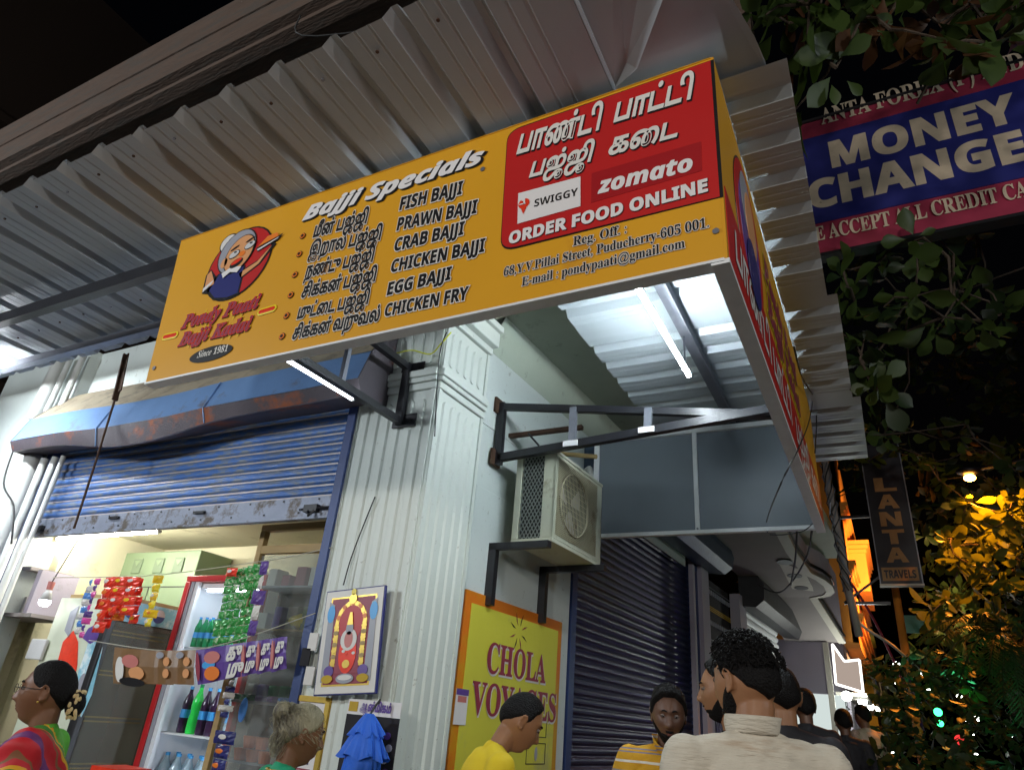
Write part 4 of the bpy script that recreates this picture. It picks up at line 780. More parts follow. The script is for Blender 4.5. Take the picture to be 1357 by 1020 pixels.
# red fridge facing the street
fr = thing('red_drinks_fridge', (-2.5, .75, GZ), 'lit white drinks fridge with a red door frame full of bottles', 'fridge')
yf = .70; xl = onY(248, 775, yf).x; xr = xl + .92; zt = onY(248, 770, yf).z
G().box(xl+.04, xr-.04, 1.25, 1.3, GZ+.3, zt-.05).obj('liner_back', 'frwhite', fr); G().box(xl, xl+.04, yf+.06, 1.3, GZ, zt).obj('liner_side', 'frwhite', fr); G().box(xr-.04, xr, yf+.06, 1.3, GZ, zt).obj('liner_side', 'frwhite', fr); G().box(xl, xr, yf+.06, 1.3, zt-.05, zt).obj('top', 'frwhite', fr); G().box(xl, xr, yf+.06, 1.3, GZ, GZ+.3).obj('base', 'frred', fr)
for q_ in ((xl-.03, xl+.03, GZ+.1, zt), (xr-.05, xr+.0, GZ+.1, zt), (xl-.03, xr, zt, zt+.05)): bevel(G().box(q_[0], q_[1], yf, yf+.055, q_[2], q_[3]).obj('door_frame', 'frred', fr), .006)
G().box(xl+.035, xl+.075, yf+.01, yf+.05, GZ+.2, zt).obj('door_seal', 'greyp', fr); G().box(xl+.076, xl+.12, yf+.02, yf+.05, GZ+.2, zt).obj('door_seal', 'frwhite', fr)
G().box(xl+.16, xr-.1, yf+.09, yf+.12, zt-.07, zt-.052).obj('lamp_strip', 'frlight', fr); G().box(xr-.07, xr-.05, yf+.09, yf+.12, GZ+.5, zt-.1).obj('lamp_strip', 'frlight', fr)
shz = [onY(265, 858, .85).z, onY(262, 974, .85).z, .80, .5]
for z in shz: G().box(xl+.05, xr-.05, yf+.08, 1.24, z-.012, z).obj('shelf', 'frwhite', fr)
def bottle(name, m, capm, r_, h, parent=None):
    t = thing(name, (0, 0, 0), 'x', 'bottle'); n = 14
    prof = [(r_*.9, 0), (r_, .02), (r_, h*.3), (r_*.86, h*.42), (r_, h*.55), (r_*.95, h*.66), (r_*.42, h*.84), (r_*.32, h*.93)]
    G().tube([(0, 0, z) for r, z in prof], [r for r, z in prof], n).obj('bottle_body', m, t, smooth=True); G().tube([(0, 0, h*.93), (0, 0, h)], r_*.36, 12).obj('bottle_cap', capm, t)
    if capm == 'cap': G().tube([(0, 0, h*.32), (0, 0, h*.5)], r_*1.01, n).obj('bottle_label', 'cap', t)
    return t
def place(src, loc, label, group, first):
    if not first: src2 = src.copy(); COL.objects.link(src2)
    else: src2 = src
    if not first:
        for ch in src.children: c = ch.copy(); COL.objects.link(c); c.parent = src2
    src2.location = loc; src2['label'] = label; src2['group'] = group; return src2
ORD = ('leftmost', 'second from the left', 'third from the left', 'fourth from the left', 'fifth from the left', 'sixth from the left', 'seventh from the left')
def row(src, n, x, dx, y, z, label, group, two=False):
    k = 0
    for j in range(2 if two else 1):
        for i in range(n): place(src, (x + dx*i, y + .1*j, z), label + ', ' + (('back row, ' if j else 'front row, ') if two else '') + ORD[i], group, k == 0); k += 1
y_ = .90
xg = onY(258, 850, y_).x
row(bottle('soda_bottle', 'greenpl', 'cap', .036, .25), 5, xg, .078, y_, shz[0], 'green soda bottle on the top fridge shelf', 'green bottles on the top fridge shelf', True)
xg = onY(240, 968, y_).x
place(bottle('soda_bottle', 'cola', 'cap', .042, .34), (xg, y_, shz[1]), 'dark cola bottle leftmost on the middle fridge shelf', 'bottles on the middle fridge shelf', True)
place(bottle('soda_bottle', mat('lime_bottle', (.03, .6, .08), .12, var=.1, emit=(.03, .6, .08), es=.15), 'greenpl', .044, .36), (xg+.11, y_, shz[1]), 'bright lime green bottle on the middle fridge shelf', 'bottles on the middle fridge shelf', True)  # faint glow put into the lime bottle's colour
row(bottle('soda_bottle', 'cola', 'cap', .042, .34), 2, xg+.215, .105, y_, shz[1], 'dark cola bottle right of the lime green bottle', 'bottles on the middle fridge shelf')
row(bottle('soda_bottle', 'waterb', 'cap', .040, .33), 2, xg+.42, .095, y_, shz[1], 'clear bottle at the right of the middle fridge shelf', 'bottles on the middle fridge shelf')
xg = onY(218, 1015, y_).x
row(bottle('water_bottle', 'waterb', 'cap', .05, .30), 5, xg, .135, y_, shz[2]+.001, 'blue capped water bottle on the lower fridge shelf', 'water bottles on the lower fridge shelf', True)
# display cabinet
ca = thing('display_cabinet', (-1.2, .4, GZ), 'wooden glass fronted display cabinet at the right of the kiosk', 'cabinet')
x0, x1, y0, y1 = -1.66, -.78, .30, .62; zt = 2.72
for q_ in ((x0, x0+.05, GZ, zt-.051), (x1-.05, x1, GZ, zt-.051), (x0, x1, zt-.05, zt), (x0+.051, x1-.051, 2.50, 2.56)): bevel(G().box(q_[0], q_[1], y0, y0+.05, q_[2], q_[3]).obj('frame_bar', 'wood', ca), .004)
G().box(x0, x1, y1, y1+.02, GZ, 2.3).obj('back_board', 'darkin', ca)
for i, z in enumerate((2.28, 1.985, 1.52, 1.17, .8)): G().box(x0+.051, x1-.03, y0+.06, y1-.001, z-.014, z).obj('shelf', 'greyp' if i != 1 else 'wood', ca)
G().box(x0+.051, x1-.051, y0+.02, y0+.026, .5, 2.49).obj('glass_front', 'glass', ca)
def thingbox(nm, m, c, s, lab, cat, grp=None, bv=.01):
    return tag(bevel(G().box(c[0]-s[0]/2, c[0]+s[0]/2, c[1]-s[1]/2, c[1]+s[1]/2, c[2], c[2]+s[2]).obj(nm, m), bv), lab, cat, grp)
g = G(); q = onY(402, 812, .45); g.ell((q.x, .45, 1.987+.06), .11, .08, .055, 16, 10); tag(g.obj('yellow_bag', 'pkyel' if 0 else 'glow', smooth=True), 'shiny yellow round packet on the cabinet shelf', 'packet')
rr = random.Random(3); labs = ['small pink and blue packet', 'small green packet', 'small blue packet', 'small pale packet', 'small purple packet']
mats = ['pkblu', 'greenpl', 'cap', 'offw', 'ppurp']
for j in range(2):
    for i in range(7):
        k_ = rr.randrange(5); x = x0+.12+i*.105; c_ = (x, .36+.1*j, 1.521); o = thingbox('snack_packet', mats[k_], c_, (.08, .06, .04+.07*j), labs[k_] + ' on the middle cabinet shelf, ' + ('back' if j else 'front') + ' row, ' + ORD[i], 'packet', 'packets on the cabinet shelf', .015); o.rotation_euler = (0, 0, rr.uniform(-.4, .4))
for i, (dx, dz) in enumerate(((0, 0), (.11, 0), (.22, 0), (.06, .075), (.17, .075))):
    q = onY(318, 1003, .4); t = thing('orange_cup', (q.x + .0 + dx, .4, 1.171+dz), 'orange plastic cup on the lower cabinet shelf, ' + ('bottom row leftmost', 'bottom row middle', 'bottom row rightmost', 'upper row left', 'upper row right')[i], 'cup', 'orange cups on the cabinet shelf'); G().tube([(q.x+dx, .4, 1.171+dz), (q.x+dx, .4, 1.171+dz+.07)], [.035, .05], 12).obj('cup', mat('cup_orange%d' % i, (.75, .2, .08), .4), t)
rr = random.Random(12)
for z, nm_, n in ((2.281, 'top', 5), (1.986, 'second', 5), (.801, 'lowest', 6)):
    for i in range(n):
        if z == 1.986 and i == 4: continue
        m_, cw = rr.choice((('gsoff', 'grey'), ('ppurp', 'purple'), ('maroon', 'maroon'), ('offw', 'white'), ('pkyel', 'yellow'), ('cup', 'green'), ('pkbrn', 'brown')))
        thingbox('shop_carton', m_, (x0+.13+i*.14, .45, z), (rr.uniform(.07, .12), .12, rr.uniform(.08, .17)), cw + ' carton on the ' + nm_ + ' cabinet shelf, ' + ORD[i], 'carton', 'cartons in the cabinet', .006)
for i in range(3): thingbox('pale_jar', 'offw', (-1.13+i*.12, .42, 1.171), (.07, .07, .17), 'pale jar on the lower cabinet shelf, ' + ORD[i], 'jar', 'jars on the cabinet shelf')
for i in range(5): thingbox('stacked_box', ('gsoff', 'darkin', 'greyp', 'ppurp', 'gsoff')[i], (-1.52+i*.15, .46, 1.0 if 0 else 1.998 if i > 4 else 1.535-.36+.0), (.11, .1, .12), 'x', 'box') if 0 else None
g = G(); q = onY(322, 940, .28); g.ell((q.x, .28, q.z), .035, .012, .075, 14, 8); tag(g.obj('sachet_tag', 'pkblu'), 'oval pink and blue tag stuck on the cabinet glass', 'tag')
# frames, shelf, bulb on the left
def frame(nm, c, w_, h_, lab, rot=0., body='dcloth', y=.5, inner='darkin'):
    t = thing(nm, c, lab, 'picture frame'); u = V((cos(rot), 0, sin(rot))); v_ = V((-sin(rot), 0, cos(rot))); c = V(c)
    def rect(w1, h1, dy): return [c + u*a*w1 + v_*b*h1 + V((0, dy, 0)) for a, b in ((-1, -1), (1, -1), (1, 1), (-1, 1))]
    o, i_ = rect(w_/2, h_/2, 0), rect(w_/2-.03, h_/2-.03, 0)
    for k in range(4): G().prism([o[k], o[(k+1) % 4], i_[(k+1) % 4], i_[k]], (0, .03, 0)).obj('frame_bar', 'gold', t)
    G().prism(rect(w_/2-.03, h_/2-.03, .012), (0, .004, 0)).obj('print', inner, t); return t, c, u, v_
t, c, u, v_ = frame('picture_frame', onY(100, 768, .9), .36, .42, 'gold framed picture with yellow flowers beside the green cupboard', .05)
for k_, (dx, dz, r_, m_) in enumerate(((0, .02, .06, 'ppink'), (-.06, -.06, .05, 'greyp'), (.07, -.03, .05, 'offw'), (.0, .1, .035, 'skinp'), (-.08, .07, .04, 'navy'))): G().disc(c + u*dx + v_*dz + V((0, .008-.001*k_, 0)), u, v_, r_, r_*1.2, V((0, .001, 0)), 14).obj('painted_figure', m_, t)
t2, c2, u2, v2 = frame('picture_frame', onY(88, 805, .85), .22, .26, 'small gold frame with a grey round portrait below the larger picture', .05, inner='greyp'); G().disc(c2 + V((0, .008, 0)), u2, v2, .05, .07, V((0, .001, 0)), 14).obj('painted_figure', 'navy', t2)
rr = random.Random(5)
for i, (px, py) in enumerate(((108, 748), (92, 780), (82, 810), (112, 790))):
    t = thing('garland_flower', onY(px, py, .82), ('yellow flower bunch at the top of the gold frame', 'yellow flower bunch at the lower edge of the gold frame', 'yellow flower bunch on the small frame', 'yellow flower strand right of the small frame')[i], 'flower'); q = wpos(t)
    for k_ in range(9): G().ell(q + V((rr.uniform(-.05, .05), rr.uniform(-.02, .01), rr.uniform(-.05, .05))), .02, .012, .014, 6, 4).obj('petal', 'glow', t)
bu = thing('light_bulb', onY(60, 795, .1), 'glowing white bulb hanging at the left of the kiosk', 'bulb'); q = wpos(bu)
prof = [(.0, -.05), (.03, -.045), (.043, -.025), (.045, 0)]; G().tube([q + Z_*z for r, z in prof], [max(r, .003) for r, z in prof], 16).obj('bulb_globe', 'bulb', bu, smooth=True)
G().tube([q + Z_*.001, q + Z_*.05, q + Z_*.085], [.045, .034, .022], 16).obj('bulb_body', 'lens', bu, smooth=True); G().tube([q + Z_*.086, q + Z_*.15], [.024, .028], 12).obj('socket', 'ppink', bu); G().tube([q + Z_*.15, V((q.x-.03, q.y+.1, 2.66))], .005, 6).obj('cord', 'wire', bu)
shf = thing('wall_shelf', onY(20, 800, .3), 'pale two tier wall shelf with small goods at the left edge', 'shelf')
for py, yy in ((750, .15), (812, .15)): a = onY(-60, py-3, yy); b = onY(42, py, yy); G().box(a.x, b.x, yy, yy+.4, b.z-.03, b.z).obj('shelf_board', 'gsoff', shf)
G().box(onY(40, 780, .15).x, onY(43, 780, .15).x+.03, .16, .5, onY(42, 812, .15).z, onY(42, 750, .15).z-.03).obj('shelf_side', 'lilac', shf)
G().box(onY(-60, 780, .5).x, onY(40, 780, .5).x, .56, .58, onY(42, 830, .15).z, onY(42, 750, .15).z).obj('shelf_back', 'lilac', shf)
for i, (px, py, m_, s_) in enumerate(((8, 778, 'glow', .05), (20, 790, 'greyp', .04), (28, 802, 'greenpl', .03), (12, 800, 'gcloth', .045), (2, 800, 'offw', .04), (36, 795, 'lens', .03))):
    q = onY(px, py, .28); b = onY(42, 812, .15).z; thingbox('shelf_item', m_, (q.x, .28, b+.001), (s_*1.6, s_*1.5, max(.05, q.z-b+s_)), ('yellow tin', 'grey flask', 'small green jar', 'lime green tin', 'white carton', 'pale small jar')[i] + ' on the shelf at the left edge', 'container')
q = onY(50, 860, .24); thingbox('switch_box', 'lens', (q.x, .235, q.z-.08), (.22, .03, .16), 'pale wooden switch box on the beige pillar', 'switch box')
sl_ = thing('long_shelf', onY(90, 835, .5), 'narrow shelf holding the gold frames', 'shelf'); a = onY(55, 832, .7); b = onY(118, 836, .7); G().box(a.x, b.x, .7, 1.1, a.z-.02, a.z).obj('shelf_board', 'lens', sl_)
# strings of packets
def strip_of(px0, py0, px1, py1, w_px, y, n, m, lab, cat='packet strip', nm='packet_strip', tw=.25, m2=None):
    A_, B_ = onY(px0, py0, y), onY(px1, py1, y); w_ = abs(onY(px0+w_px, py0, y).x - A_.x); t = thing(nm, A_, lab, cat)
    dz = (A_.z - B_.z)/n; rr = random.Random(int(px0*7+py0))
    for i in range(n):
        zc_ = A_.z - dz*(i+.5); xc_ = A_.x + (B_.x-A_.x)*(i+.5)/n + w_/2; hw, hh = w_/2, dz/2*.94; q_ = rr.uniform(-tw, tw)*.1; nx = 6; nz = 5; vs = []
        for jz in range(nz+1):
            for jx in range(nx+1):
                u = jx/nx*2-1; v_ = jz/nz*2-1; b_ = .020*(1-u*u)*(1-v_**4) + .003*sin(9*u+5*v_+i)
                vs.append((xc_ + u*hw, y - b_ + q_*u, zc_ + v_*hh))
        g = G(); g.add(vs, [(a*(nx+1)+b, a*(nx+1)+b+1, (a+1)*(nx+1)+b+1, (a+1)*(nx+1)+b) for a in range(nz) for b in range(nx)])
        g.obj('packet', (m2 if m2 and i % 2 else m), t, smooth=False)
        if w_ > .09 or m == 'pkred':
            G().ell((xc_, y-.021, zc_+hh*.1), hw*.45, .003, hh*.4, 10, 5).obj('packet_print', rr.choice(['pkyel', 'offw', 'orange']) if m != 'pkgrn' else rr.choice(['offw', 'pkyel', 'pkbrn']), t)
    return t
Yh = -.03
for i, (px, n, ly) in enumerate(((130, 5, 838), (145, 4, 815), (160, 4, 815))):
    strip_of(px+8, 764, px-8+i*3, ly, 15 if i < 2 else 17, Yh-.02*i, n, 'pkred', ('leftmost strip of red packets', 'middle strip of red packets', 'rightmost strip of red packets')[i] + ' hanging in the kiosk opening')
for i, (px, ly) in enumerate(((138, 832), (153, 822), (171, 826))):
    strip_of(px+6, 766, px-7+i*3, ly, 13, Yh+.05, 5, 'pkred' if i != 1 else 'orange', ('left', 'middle', 'right')[i] + ' strip of the second row of red and orange packets, behind the first row', m2='pkred')
strip_of(127, 766, 104, 845, 7, Yh-.05, 9, 'pkpink', 'pink packet strip left of the red packets', m2='ppurp'); strip_of(119, 767, 98, 840, 8, Yh, 8, 'pkblu', 'blue and white packet strip at the left of the pink one', m2='offw')
strip_of(205, 762, 190, 830, 11, Yh, 6, 'pkyel', 'single yellow packet strip between the red packets and the fridge', m2='glow')
for i in range(5):
    strip_of(302+i*9.5, 755-i*2, 280+i*9.0, 855-i*1, 11, Yh-.012*i, 9, 'pkgrn', ('first', 'second', 'third', 'fourth', 'fifth')[i] + ' green packet strip counted from the fridge side', m2='pkgrn')
strip_of(346, 743, 327, 842, 11, Yh-.08, 5, 'ppurp', 'purple and white packet strip at the right of the green ones', m2='offw')
strip_of(301, 752, 299, 764, 14, Yh-.08, 1, 'pkred', 'single red packet on top of the green strips')
strip_of(302, 900, 290, 950, 12, Yh+.1, 6, 'offw', 'white packet strip below the purple magazines', m2='navy'); strip_of(288, 966, 276, 1022, 24, Yh+.08, 3, 'navy', 'blue booklet strip at the bottom right of the fridge')
strip_of(297, 855, 290, 835, 6, Yh, 1, 'pkyel', 'x') if 0 else None
s0, s1 = onY(118, 848, -.10), onY(418, 812, -.10)
cable([s0, onY(220, 862, -.10), onY(300, 852, -.10), s1], .003, 'wirew', 'pale string carrying the magazines across the kiosk', 'string')
cable([onY(70, 765, -.02), onY(200, 762, -.03), onY(355, 742, -.04), onY(440, 725, -.02)], .003, 'wirew', 'pale string carrying the packet strips', 'string')
def mag(pts, m, lab, writing=None, extra=()):
    y = -.11; P4 = [onY(*p, y) for p in pts]; t = thing('magazine', P4[0], lab, 'magazine', 'magazines hanging on the string')
    nx = 6; vs = []
    for j in range(3):
        for i in range(nx+1):
            a = P4[0].lerp(P4[1], i/nx); b = P4[3].lerp(P4[2], i/nx); p = a.lerp(b, j/2); vs.append(p + V((0, .006*sin(i*1.3) - .01*(j == 1), 0)))
    g = G(); g.add(vs, [(j*(nx+1)+i, j*(nx+1)+i+1, (j+1)*(nx+1)+i+1, (j+1)*(nx+1)+i) for j in range(2) for i in range(nx)]); g.obj('cover', m, t)
    U = (P4[1]-P4[0]); Vv = (P4[3]-P4[0])
    for (a, b, ra, rb, mm) in extra: G().disc(P4[0] + U*a + Vv*b + V((0, -.018-.001*ra, 0)), U.normalized(), -Vv.normalized(), U.length*ra, Vv.length*rb, V((0, -.002, 0)), 14).obj('cover_print', mm, t)
    if writing:
        for s, a, b, w_, h_ in writing: A_ = P4[0] + U*a + Vv*b + V((0, -.02, 0)); text(s, 'ta', A_, A_ + U*w_, Vv.length*h_, FN, [('offw', .05, (0, 0))], t)
    return t
mag([(152, 857), (207, 862), (203, 906), (150, 905)], 'pkbrn', 'brown magazine cover with two faces, leftmost on the string', None, ((.45, .35, .2, .18, 'ppink'), (.6, .65, .18, .18, 'skinp'), (.2, .6, .1, .35, 'offw'), (.5, .9, .3, .12, 'ink')))
for i, (a, b) in enumerate(((207, 232), (233, 259))): mag([(a, 862), (b, 861), (b-3, 907), (a-3, 906)], 'pkbrn', ('brown folded magazine second from the left on the string', 'brown folded magazine just left of the purple ones')[i], None, ((.35, .15, .2, .1, 'greyp'), (.7, .35, .16, .14, 'skinp'), (.7, .7, .16, .14, 'skinp')))
mag([(260, 861), (322, 851), (318, 896), (262, 907)], 'ppurp', 'purple magazine with two faces and large white letters', (('கு', .68, .45, .28, .32), ('மு', .66, .92, .30, .32)), ((.38, .3, .17, .18, 'ppink'), (.36, .75, .16, .2, 'orange'), (.3, .5, .14, .12, 'cap'), (.07, .5, .045, .42, 'maroon')))
for i, (a, b) in enumerate(((323, 342), (343, 361), (362, 380))):
    ya = 851-(a-322)*.14; mag([(a, ya), (b, ya-2.5), (b-1, ya+40), (a-3, ya+45)], 'ppurp', ('folded purple magazine right of the large cover', 'second folded purple magazine from the right end', 'rightmost folded purple magazine on the string')[i], (('கு', .42, .45, .5, .28), ('மு', .38, .9, .55, .28)), ((.16, .5, .10, .42, 'ppink'), (.3, .5, .04, .42, 'maroon')))
# deity picture and things on the pilaster
dy = -.09
dp_, c, u, v_ = None, None, None, None
P4 = [onY(422, 778, dy), onY(508, 779, dy), onY(507, 921, dy), onY(424, 914, dy)]
w_ = .47; h_ = .58; cx = (P4[0].x + P4[1].x)/2 + .10; c = V((-.285, dy, 1.885)); w_ = .435; h_ = .575
t = thing('deity_picture', c, 'framed devotional print of a red robed deity under a golden arch on the pilaster', 'picture frame')
rot = -.0
X0 = lambda x, z, k: V((c.x + x, dy - .0012*k, c.z + z))
tilt = .06
def dpoly(pts, m, k, nm='print'): G().prism([X0(x + z*(-tilt)*0, z, k) for x, z in pts], (0, -.001, 0)).obj(nm, m, t)
def ddisc(x, z, rx, rz, m, k, a0=0, a1=2*pi): G().disc(X0(x, z, k), X_, Z_, rx, rz, V((0, -.001, 0)), 22, a0, a1).obj('print', m, t)
bevel(G().box(c.x-w_/2, c.x+w_/2, dy, dy+.02, c.z-h_/2, c.z+h_/2).obj('frame_board', 'navy', t), .004)
rect = lambda a, b: [(-a, -b), (a, -b), (a, b), (-a, b)]
dpoly(rect(w_/2-.008, h_/2-.008), 'offw', 1); dpoly(rect(w_/2-.05, h_/2-.045), 'gold', 2); dpoly(rect(w_/2-.062, h_/2-.055), 'maroon', 3)
for s in (-1, 1): dpoly([(s*.175, -.22), (s*.125, -.22), (s*.135, .2), (s*.175, .22)], 'greyp', 4); ddisc(s*.155, .15, .028, .05, 'cap', 5)
ddisc(0, .09, .115, .125, 'gold', 5); ddisc(0, .09, .088, .10, 'red', 6); dpoly([(-.115, -.14), (-.085, -.14), (-.082, .09), (-.115, .09)], 'gold', 6); dpoly([(.115, -.14), (.085, -.14), (.082, .09), (.115, .09)], 'gold', 6); dpoly([(-.085, -.18), (.085, -.18), (.085, .09), (-.085, .09)], 'maroon', 5.5)
for s in (-1, 1):
    for k_ in range(7): ddisc(s*.1, -.12+k_*.032, .019, .012, 'wood' if k_ % 2 else 'gold', 7.5)
for k_ in range(11): a = pi*k_/10; ddisc(.1*cos(a), .09+.112*sin(a), .014, .014, 'orange' if k_ % 2 else 'gold', 7)
ddisc(0, -.075, .062, .105, 'pkred', 8); ddisc(0, .0, .058, .06, 'offw', 9); ddisc(0, .0, .03, .045, 'ppink', 10); ddisc(0, .06, .026, .035, 'greyp', 10); dpoly([(-.022, .08), (.022, .08), (.008, .15), (-.008, .15)], 'gold', 11)
for k_ in range(6): ddisc(-.045+.018*k_, -.05-.012*(k_ % 3), .012, .008, 'offw' if k_ % 2 else 'pkred', 10)
ddisc(0, -.13, .026, .022, 'gold', 11); ddisc(0, -.205, .062, .026, 'greyp', 8); ddisc(0, -.20, .05, .014, 'offw', 9)
for s in (-1, 1): ddisc(s*.12, -.165, .035, .03, 'ppurp', 8); ddisc(s*.125, -.205, .04, .022, 'oyel', 9)
ddisc(0, .225, .028, .03, 'gold', 9); ddisc(0, .265, .018, .018, 'glow', 9)
t.rotation_euler = (0, radians(-5), 0)
# framed notice, hanging poster, blue cloth
t, c1, u1, v1 = frame('framed_notice', (-.56, -.02, 1.36), .30, .44, 'gold framed paper notice below the deity picture', 0, inner='white')
for k_, (z, w1, m_) in enumerate(((.12, .1, 'greyp'), (.09, .08, 'greyp'), (.06, .1, 'greyp'), (-.12, .07, 'navy'), (-.15, .09, 'maroon'))): G().prism([c1 + V((-w1, .008, z)), c1 + V((w1, .008, z)), c1 + V((w1, .008, z+.008)), c1 + V((-w1, .008, z+.008))], (0, .002, 0)).obj('print_line', m_, t)
hp = thing('hanging_poster', (-.2, -.06, 1.3), 'dark hanging magazine poster with a white title strip behind the blue cloth', 'poster')
q0 = onY(463, 925, -.06); q1 = onY(532, 935, -.06)
x0, x1 = q0.x, q1.x; zt = q0.z
G().box(x0, x1, -.06, -.056, .75, zt-.075).obj('sheet', 'dcloth', hp); G().box(x0, x1, -.061, -.055, zt-.074, zt).obj('title_strip', 'white', hp)
G().box(x0+.01, x0+.07, -.0635, -.062, zt-.06, zt-.012).obj('print_patch', 'oyel', hp)
text('ஆன்மிகம்', 'ta', (x0+.09, -.062, zt-.052), (x1-.06, -.062, zt-.052), .032, FN, [('ppurp', .05, (0, 0))], hp)
for k_ in range(7): G().disc((x1-.06+.02*(k_ % 2), -.0635, zt-.16-.055*k_), X_, Z_, .022, .018, V((0, -.001, 0)), 10).obj('print_patch', ('ppurp', 'greyp', 'offw')[k_ % 3], hp)
# folded blue cloth: gathered skirt of pleats
bl = thing('blue_garment', onY(492, 950, -.2), 'bright blue ruffled garment hanging from a hook below the deity picture', 'garment'); q = onY(490, 945, -.17)
def pleats(z0, z1, r0, r1, n, amp, nm, c0, seed=0):
    vs = []; K = 140; J = 16
    for j in range(J+1):
        t_ = j/J; z = z0 + (z1-z0)*t_; r_ = r0 + (r1-r0)*t_**.8
        for i in range(K): a = 2*pi*i/K; rr_ = r_*(1 + .7*amp*t_*sin(a*n*1.6 + seed + 1.5*sin(a*2) + 1.2*t_) + .25*amp*t_*sin(a*23+seed)); vs.append((c0.x + rr_*cos(a), c0.y + .45*rr_*sin(a), z + .012*sin(a*n*1.0+1)*t_))
    g = G(); g.add(vs, [(j*K+i, j*K+(i+1) % K, (j+1)*K+(i+1) % K, (j+1)*K+i) for j in range(J) for i in range(K)]); return g.obj(nm, 'blufab', bl, smooth=True)
pleats(q.z, q.z-.10, .025, .10, 7, .25, 'collar_ruffle', q); pleats(q.z-.04, q.z-.20, .04, .145, 6, .22, 'ruffle', q, 2); pleats(q.z-.12, q.z-.62, .09, .16, 7, .16, 'skirt', q, 4)
G().tube([q + V((0, 0, -.01)), q + V((0, .03, .03)), q + V((.015, .05, .07)), q + V((.0, .06, .05))], .006, 6).obj('hook', 'wire', bl)
for i, (px, py) in enumerate(((415, 850), (405, 870), (410, 895))):
    q = onY(px, py, -.05); tag(bevel(G().box(q.x-.035, q.x+.035, -.055, -.045, q.z-.05, q.z+.05).obj('hanging_card', 'offw' if i != 1 else 'dcloth'), .003), ('upper white card hanging left of the deity picture', 'black card between two white cards', 'lower white card hanging left of the deity picture')[i], 'card')
bk = thing('red_crate', onY(150, 1017, -.5), 'red plastic crate edge at the bottom beside the woman', 'crate'); q = onY(163, 1016, -.3); 
G().box(q.x-.12, q.x+.10, -.4, -.2, q.z-.25, q.z-.03).obj('crate_body', 'frred', bk); G().box(q.x-.13, q.x+.11, -.41, -.19, q.z-.029, q.z).obj('rim', 'pkred', bk)
# ------------------------------------------------------------------ people
def remesh(g, nm, m, parent, vox, sm=6, disp=None, keep=None, local=False):
    me = bpy.data.meshes.new('tmp'); me.from_pydata([tuple(p) for p in g.v], [], g.f)
    bm = bmesh.new(); bm.from_mesh(me); bmesh.ops.recalc_face_normals(bm, faces=bm.faces); bm.to_mesh(me); bm.free()
    o = bpy.data.objects.new('tmp', me); COL.objects.link(o)
    r = o.modifiers.new('r', 'REMESH'); r.mode = 'VOXEL'; r.voxel_size = vox; r.use_smooth_shade = True
    if sm: q = o.modifiers.new('s', 'SMOOTH'); q.iterations = sm; q.factor = .5
    dg = bpy.context.evaluated_depsgraph_get(); dg.update(); m2 = bpy.data.meshes.new_from_object(o.evaluated_get(dg))
    bpy.data.objects.remove(o); bpy.data.meshes.remove(me)
    if disp:
        ns_ = [v.normal.copy() for v in m2.vertices]
        for v, n in zip(m2.vertices, ns_): v.co = v.co + n * disp(v.co)
    if keep:
        bm = bmesh.new(); bm.from_mesh(m2); bmesh.ops.delete(bm, geom=[v for v in bm.verts if not keep(v.co)], context='VERTS'); bm.to_mesh(m2); bm.free()
    m2.polygons.foreach_set('use_smooth', [True]*len(m2.polygons))
    m2.materials.clear(); m2.materials.append(M[m] if isinstance(m, str) else m); m2.name = nm
    ob_ = bpy.data.objects.new(nm, m2); COL.objects.link(ob_); ob_.parent = parent; return ob_
def ga(x, s): return math.exp(-(x/s)**2)
def sst(a, b, x): t = min(1, max(0, (x-a)/(b-a))); return t*t*(3-2*t)
def headpt(th, ph, fem=0., infl=0.):
    """th: 0 = front, +- to the sides; ph: elevation. head-local metres, x right, y front, z up, centre of head"""
    cx, sx_ = cos(th), sin(th); cz, sz = cos(ph), sin(ph)
    x = .076*cz*sx_; y = .096*cz*cx; z = .118*sz
    if y < 0: y *= 1.04
    fr = max(0, cx)
    # jaw
    t = sst(.01, -.11, z); x *= 1 - .34*t - .04*fem*t; 
    if cx > 0: y *= 1 - .05*t; y += .010*t*cz*fr*fr
    else: y *= 1 - .45*t
    z -= .004*t*fr
    # face
    if cx > 0:
        y -= .004*ga(z-.02, .03)*fr
        y += .006*ga(z-.036, .010)*ga(x, .05)                              # brow
        for s in (-1, 1): y -= .010*ga(x - s*.030, .013)*ga(z-.016, .012); y += .004*ga(x-s*.042, .02)*ga(z+.018, .018)
        zz = z; nose = (.004 + .020*sst(.028, -.024, zz))*sst(-.040, -.026, zz) if -.045 < zz < .04 else 0
        y += nose*ga(x, .0095 + .006*sst(0, -.03, zz)); y += .006*ga(abs(x)-.014, .006)*ga(z+.028, .008)
        y += .007*ga(z+.053, .007)*ga(x, .022) - .005*ga(z+.060, .0035)*ga(x, .024) + .007*ga(z+.067, .007)*ga(x, .019) - .004*ga(z+.078, .006)*ga(x, .02)
        y += .007*ga(z+.094, .013)*ga(x, .020)
    p = V((x, y, z))
    if infl: n = V((x/.076**2, y/.096**2, z/.118**2)).normalized(); p = p + n*infl
    return p
def headgrid(nu, nv, f):
    vs = []; fs = []
    for j in range(nv+1):
        ph = -pi/2 + pi*j/nv
        for i in range(nu): vs.append(f(-pi + 2*pi*i/nu, ph))
    for j in range(nv):
        for i in range(nu): fs.append((j*nu+i, j*nu+(i+1) % nu, (j+1)*nu+(i+1) % nu, (j+1)*nu+i))
    return vs, fs
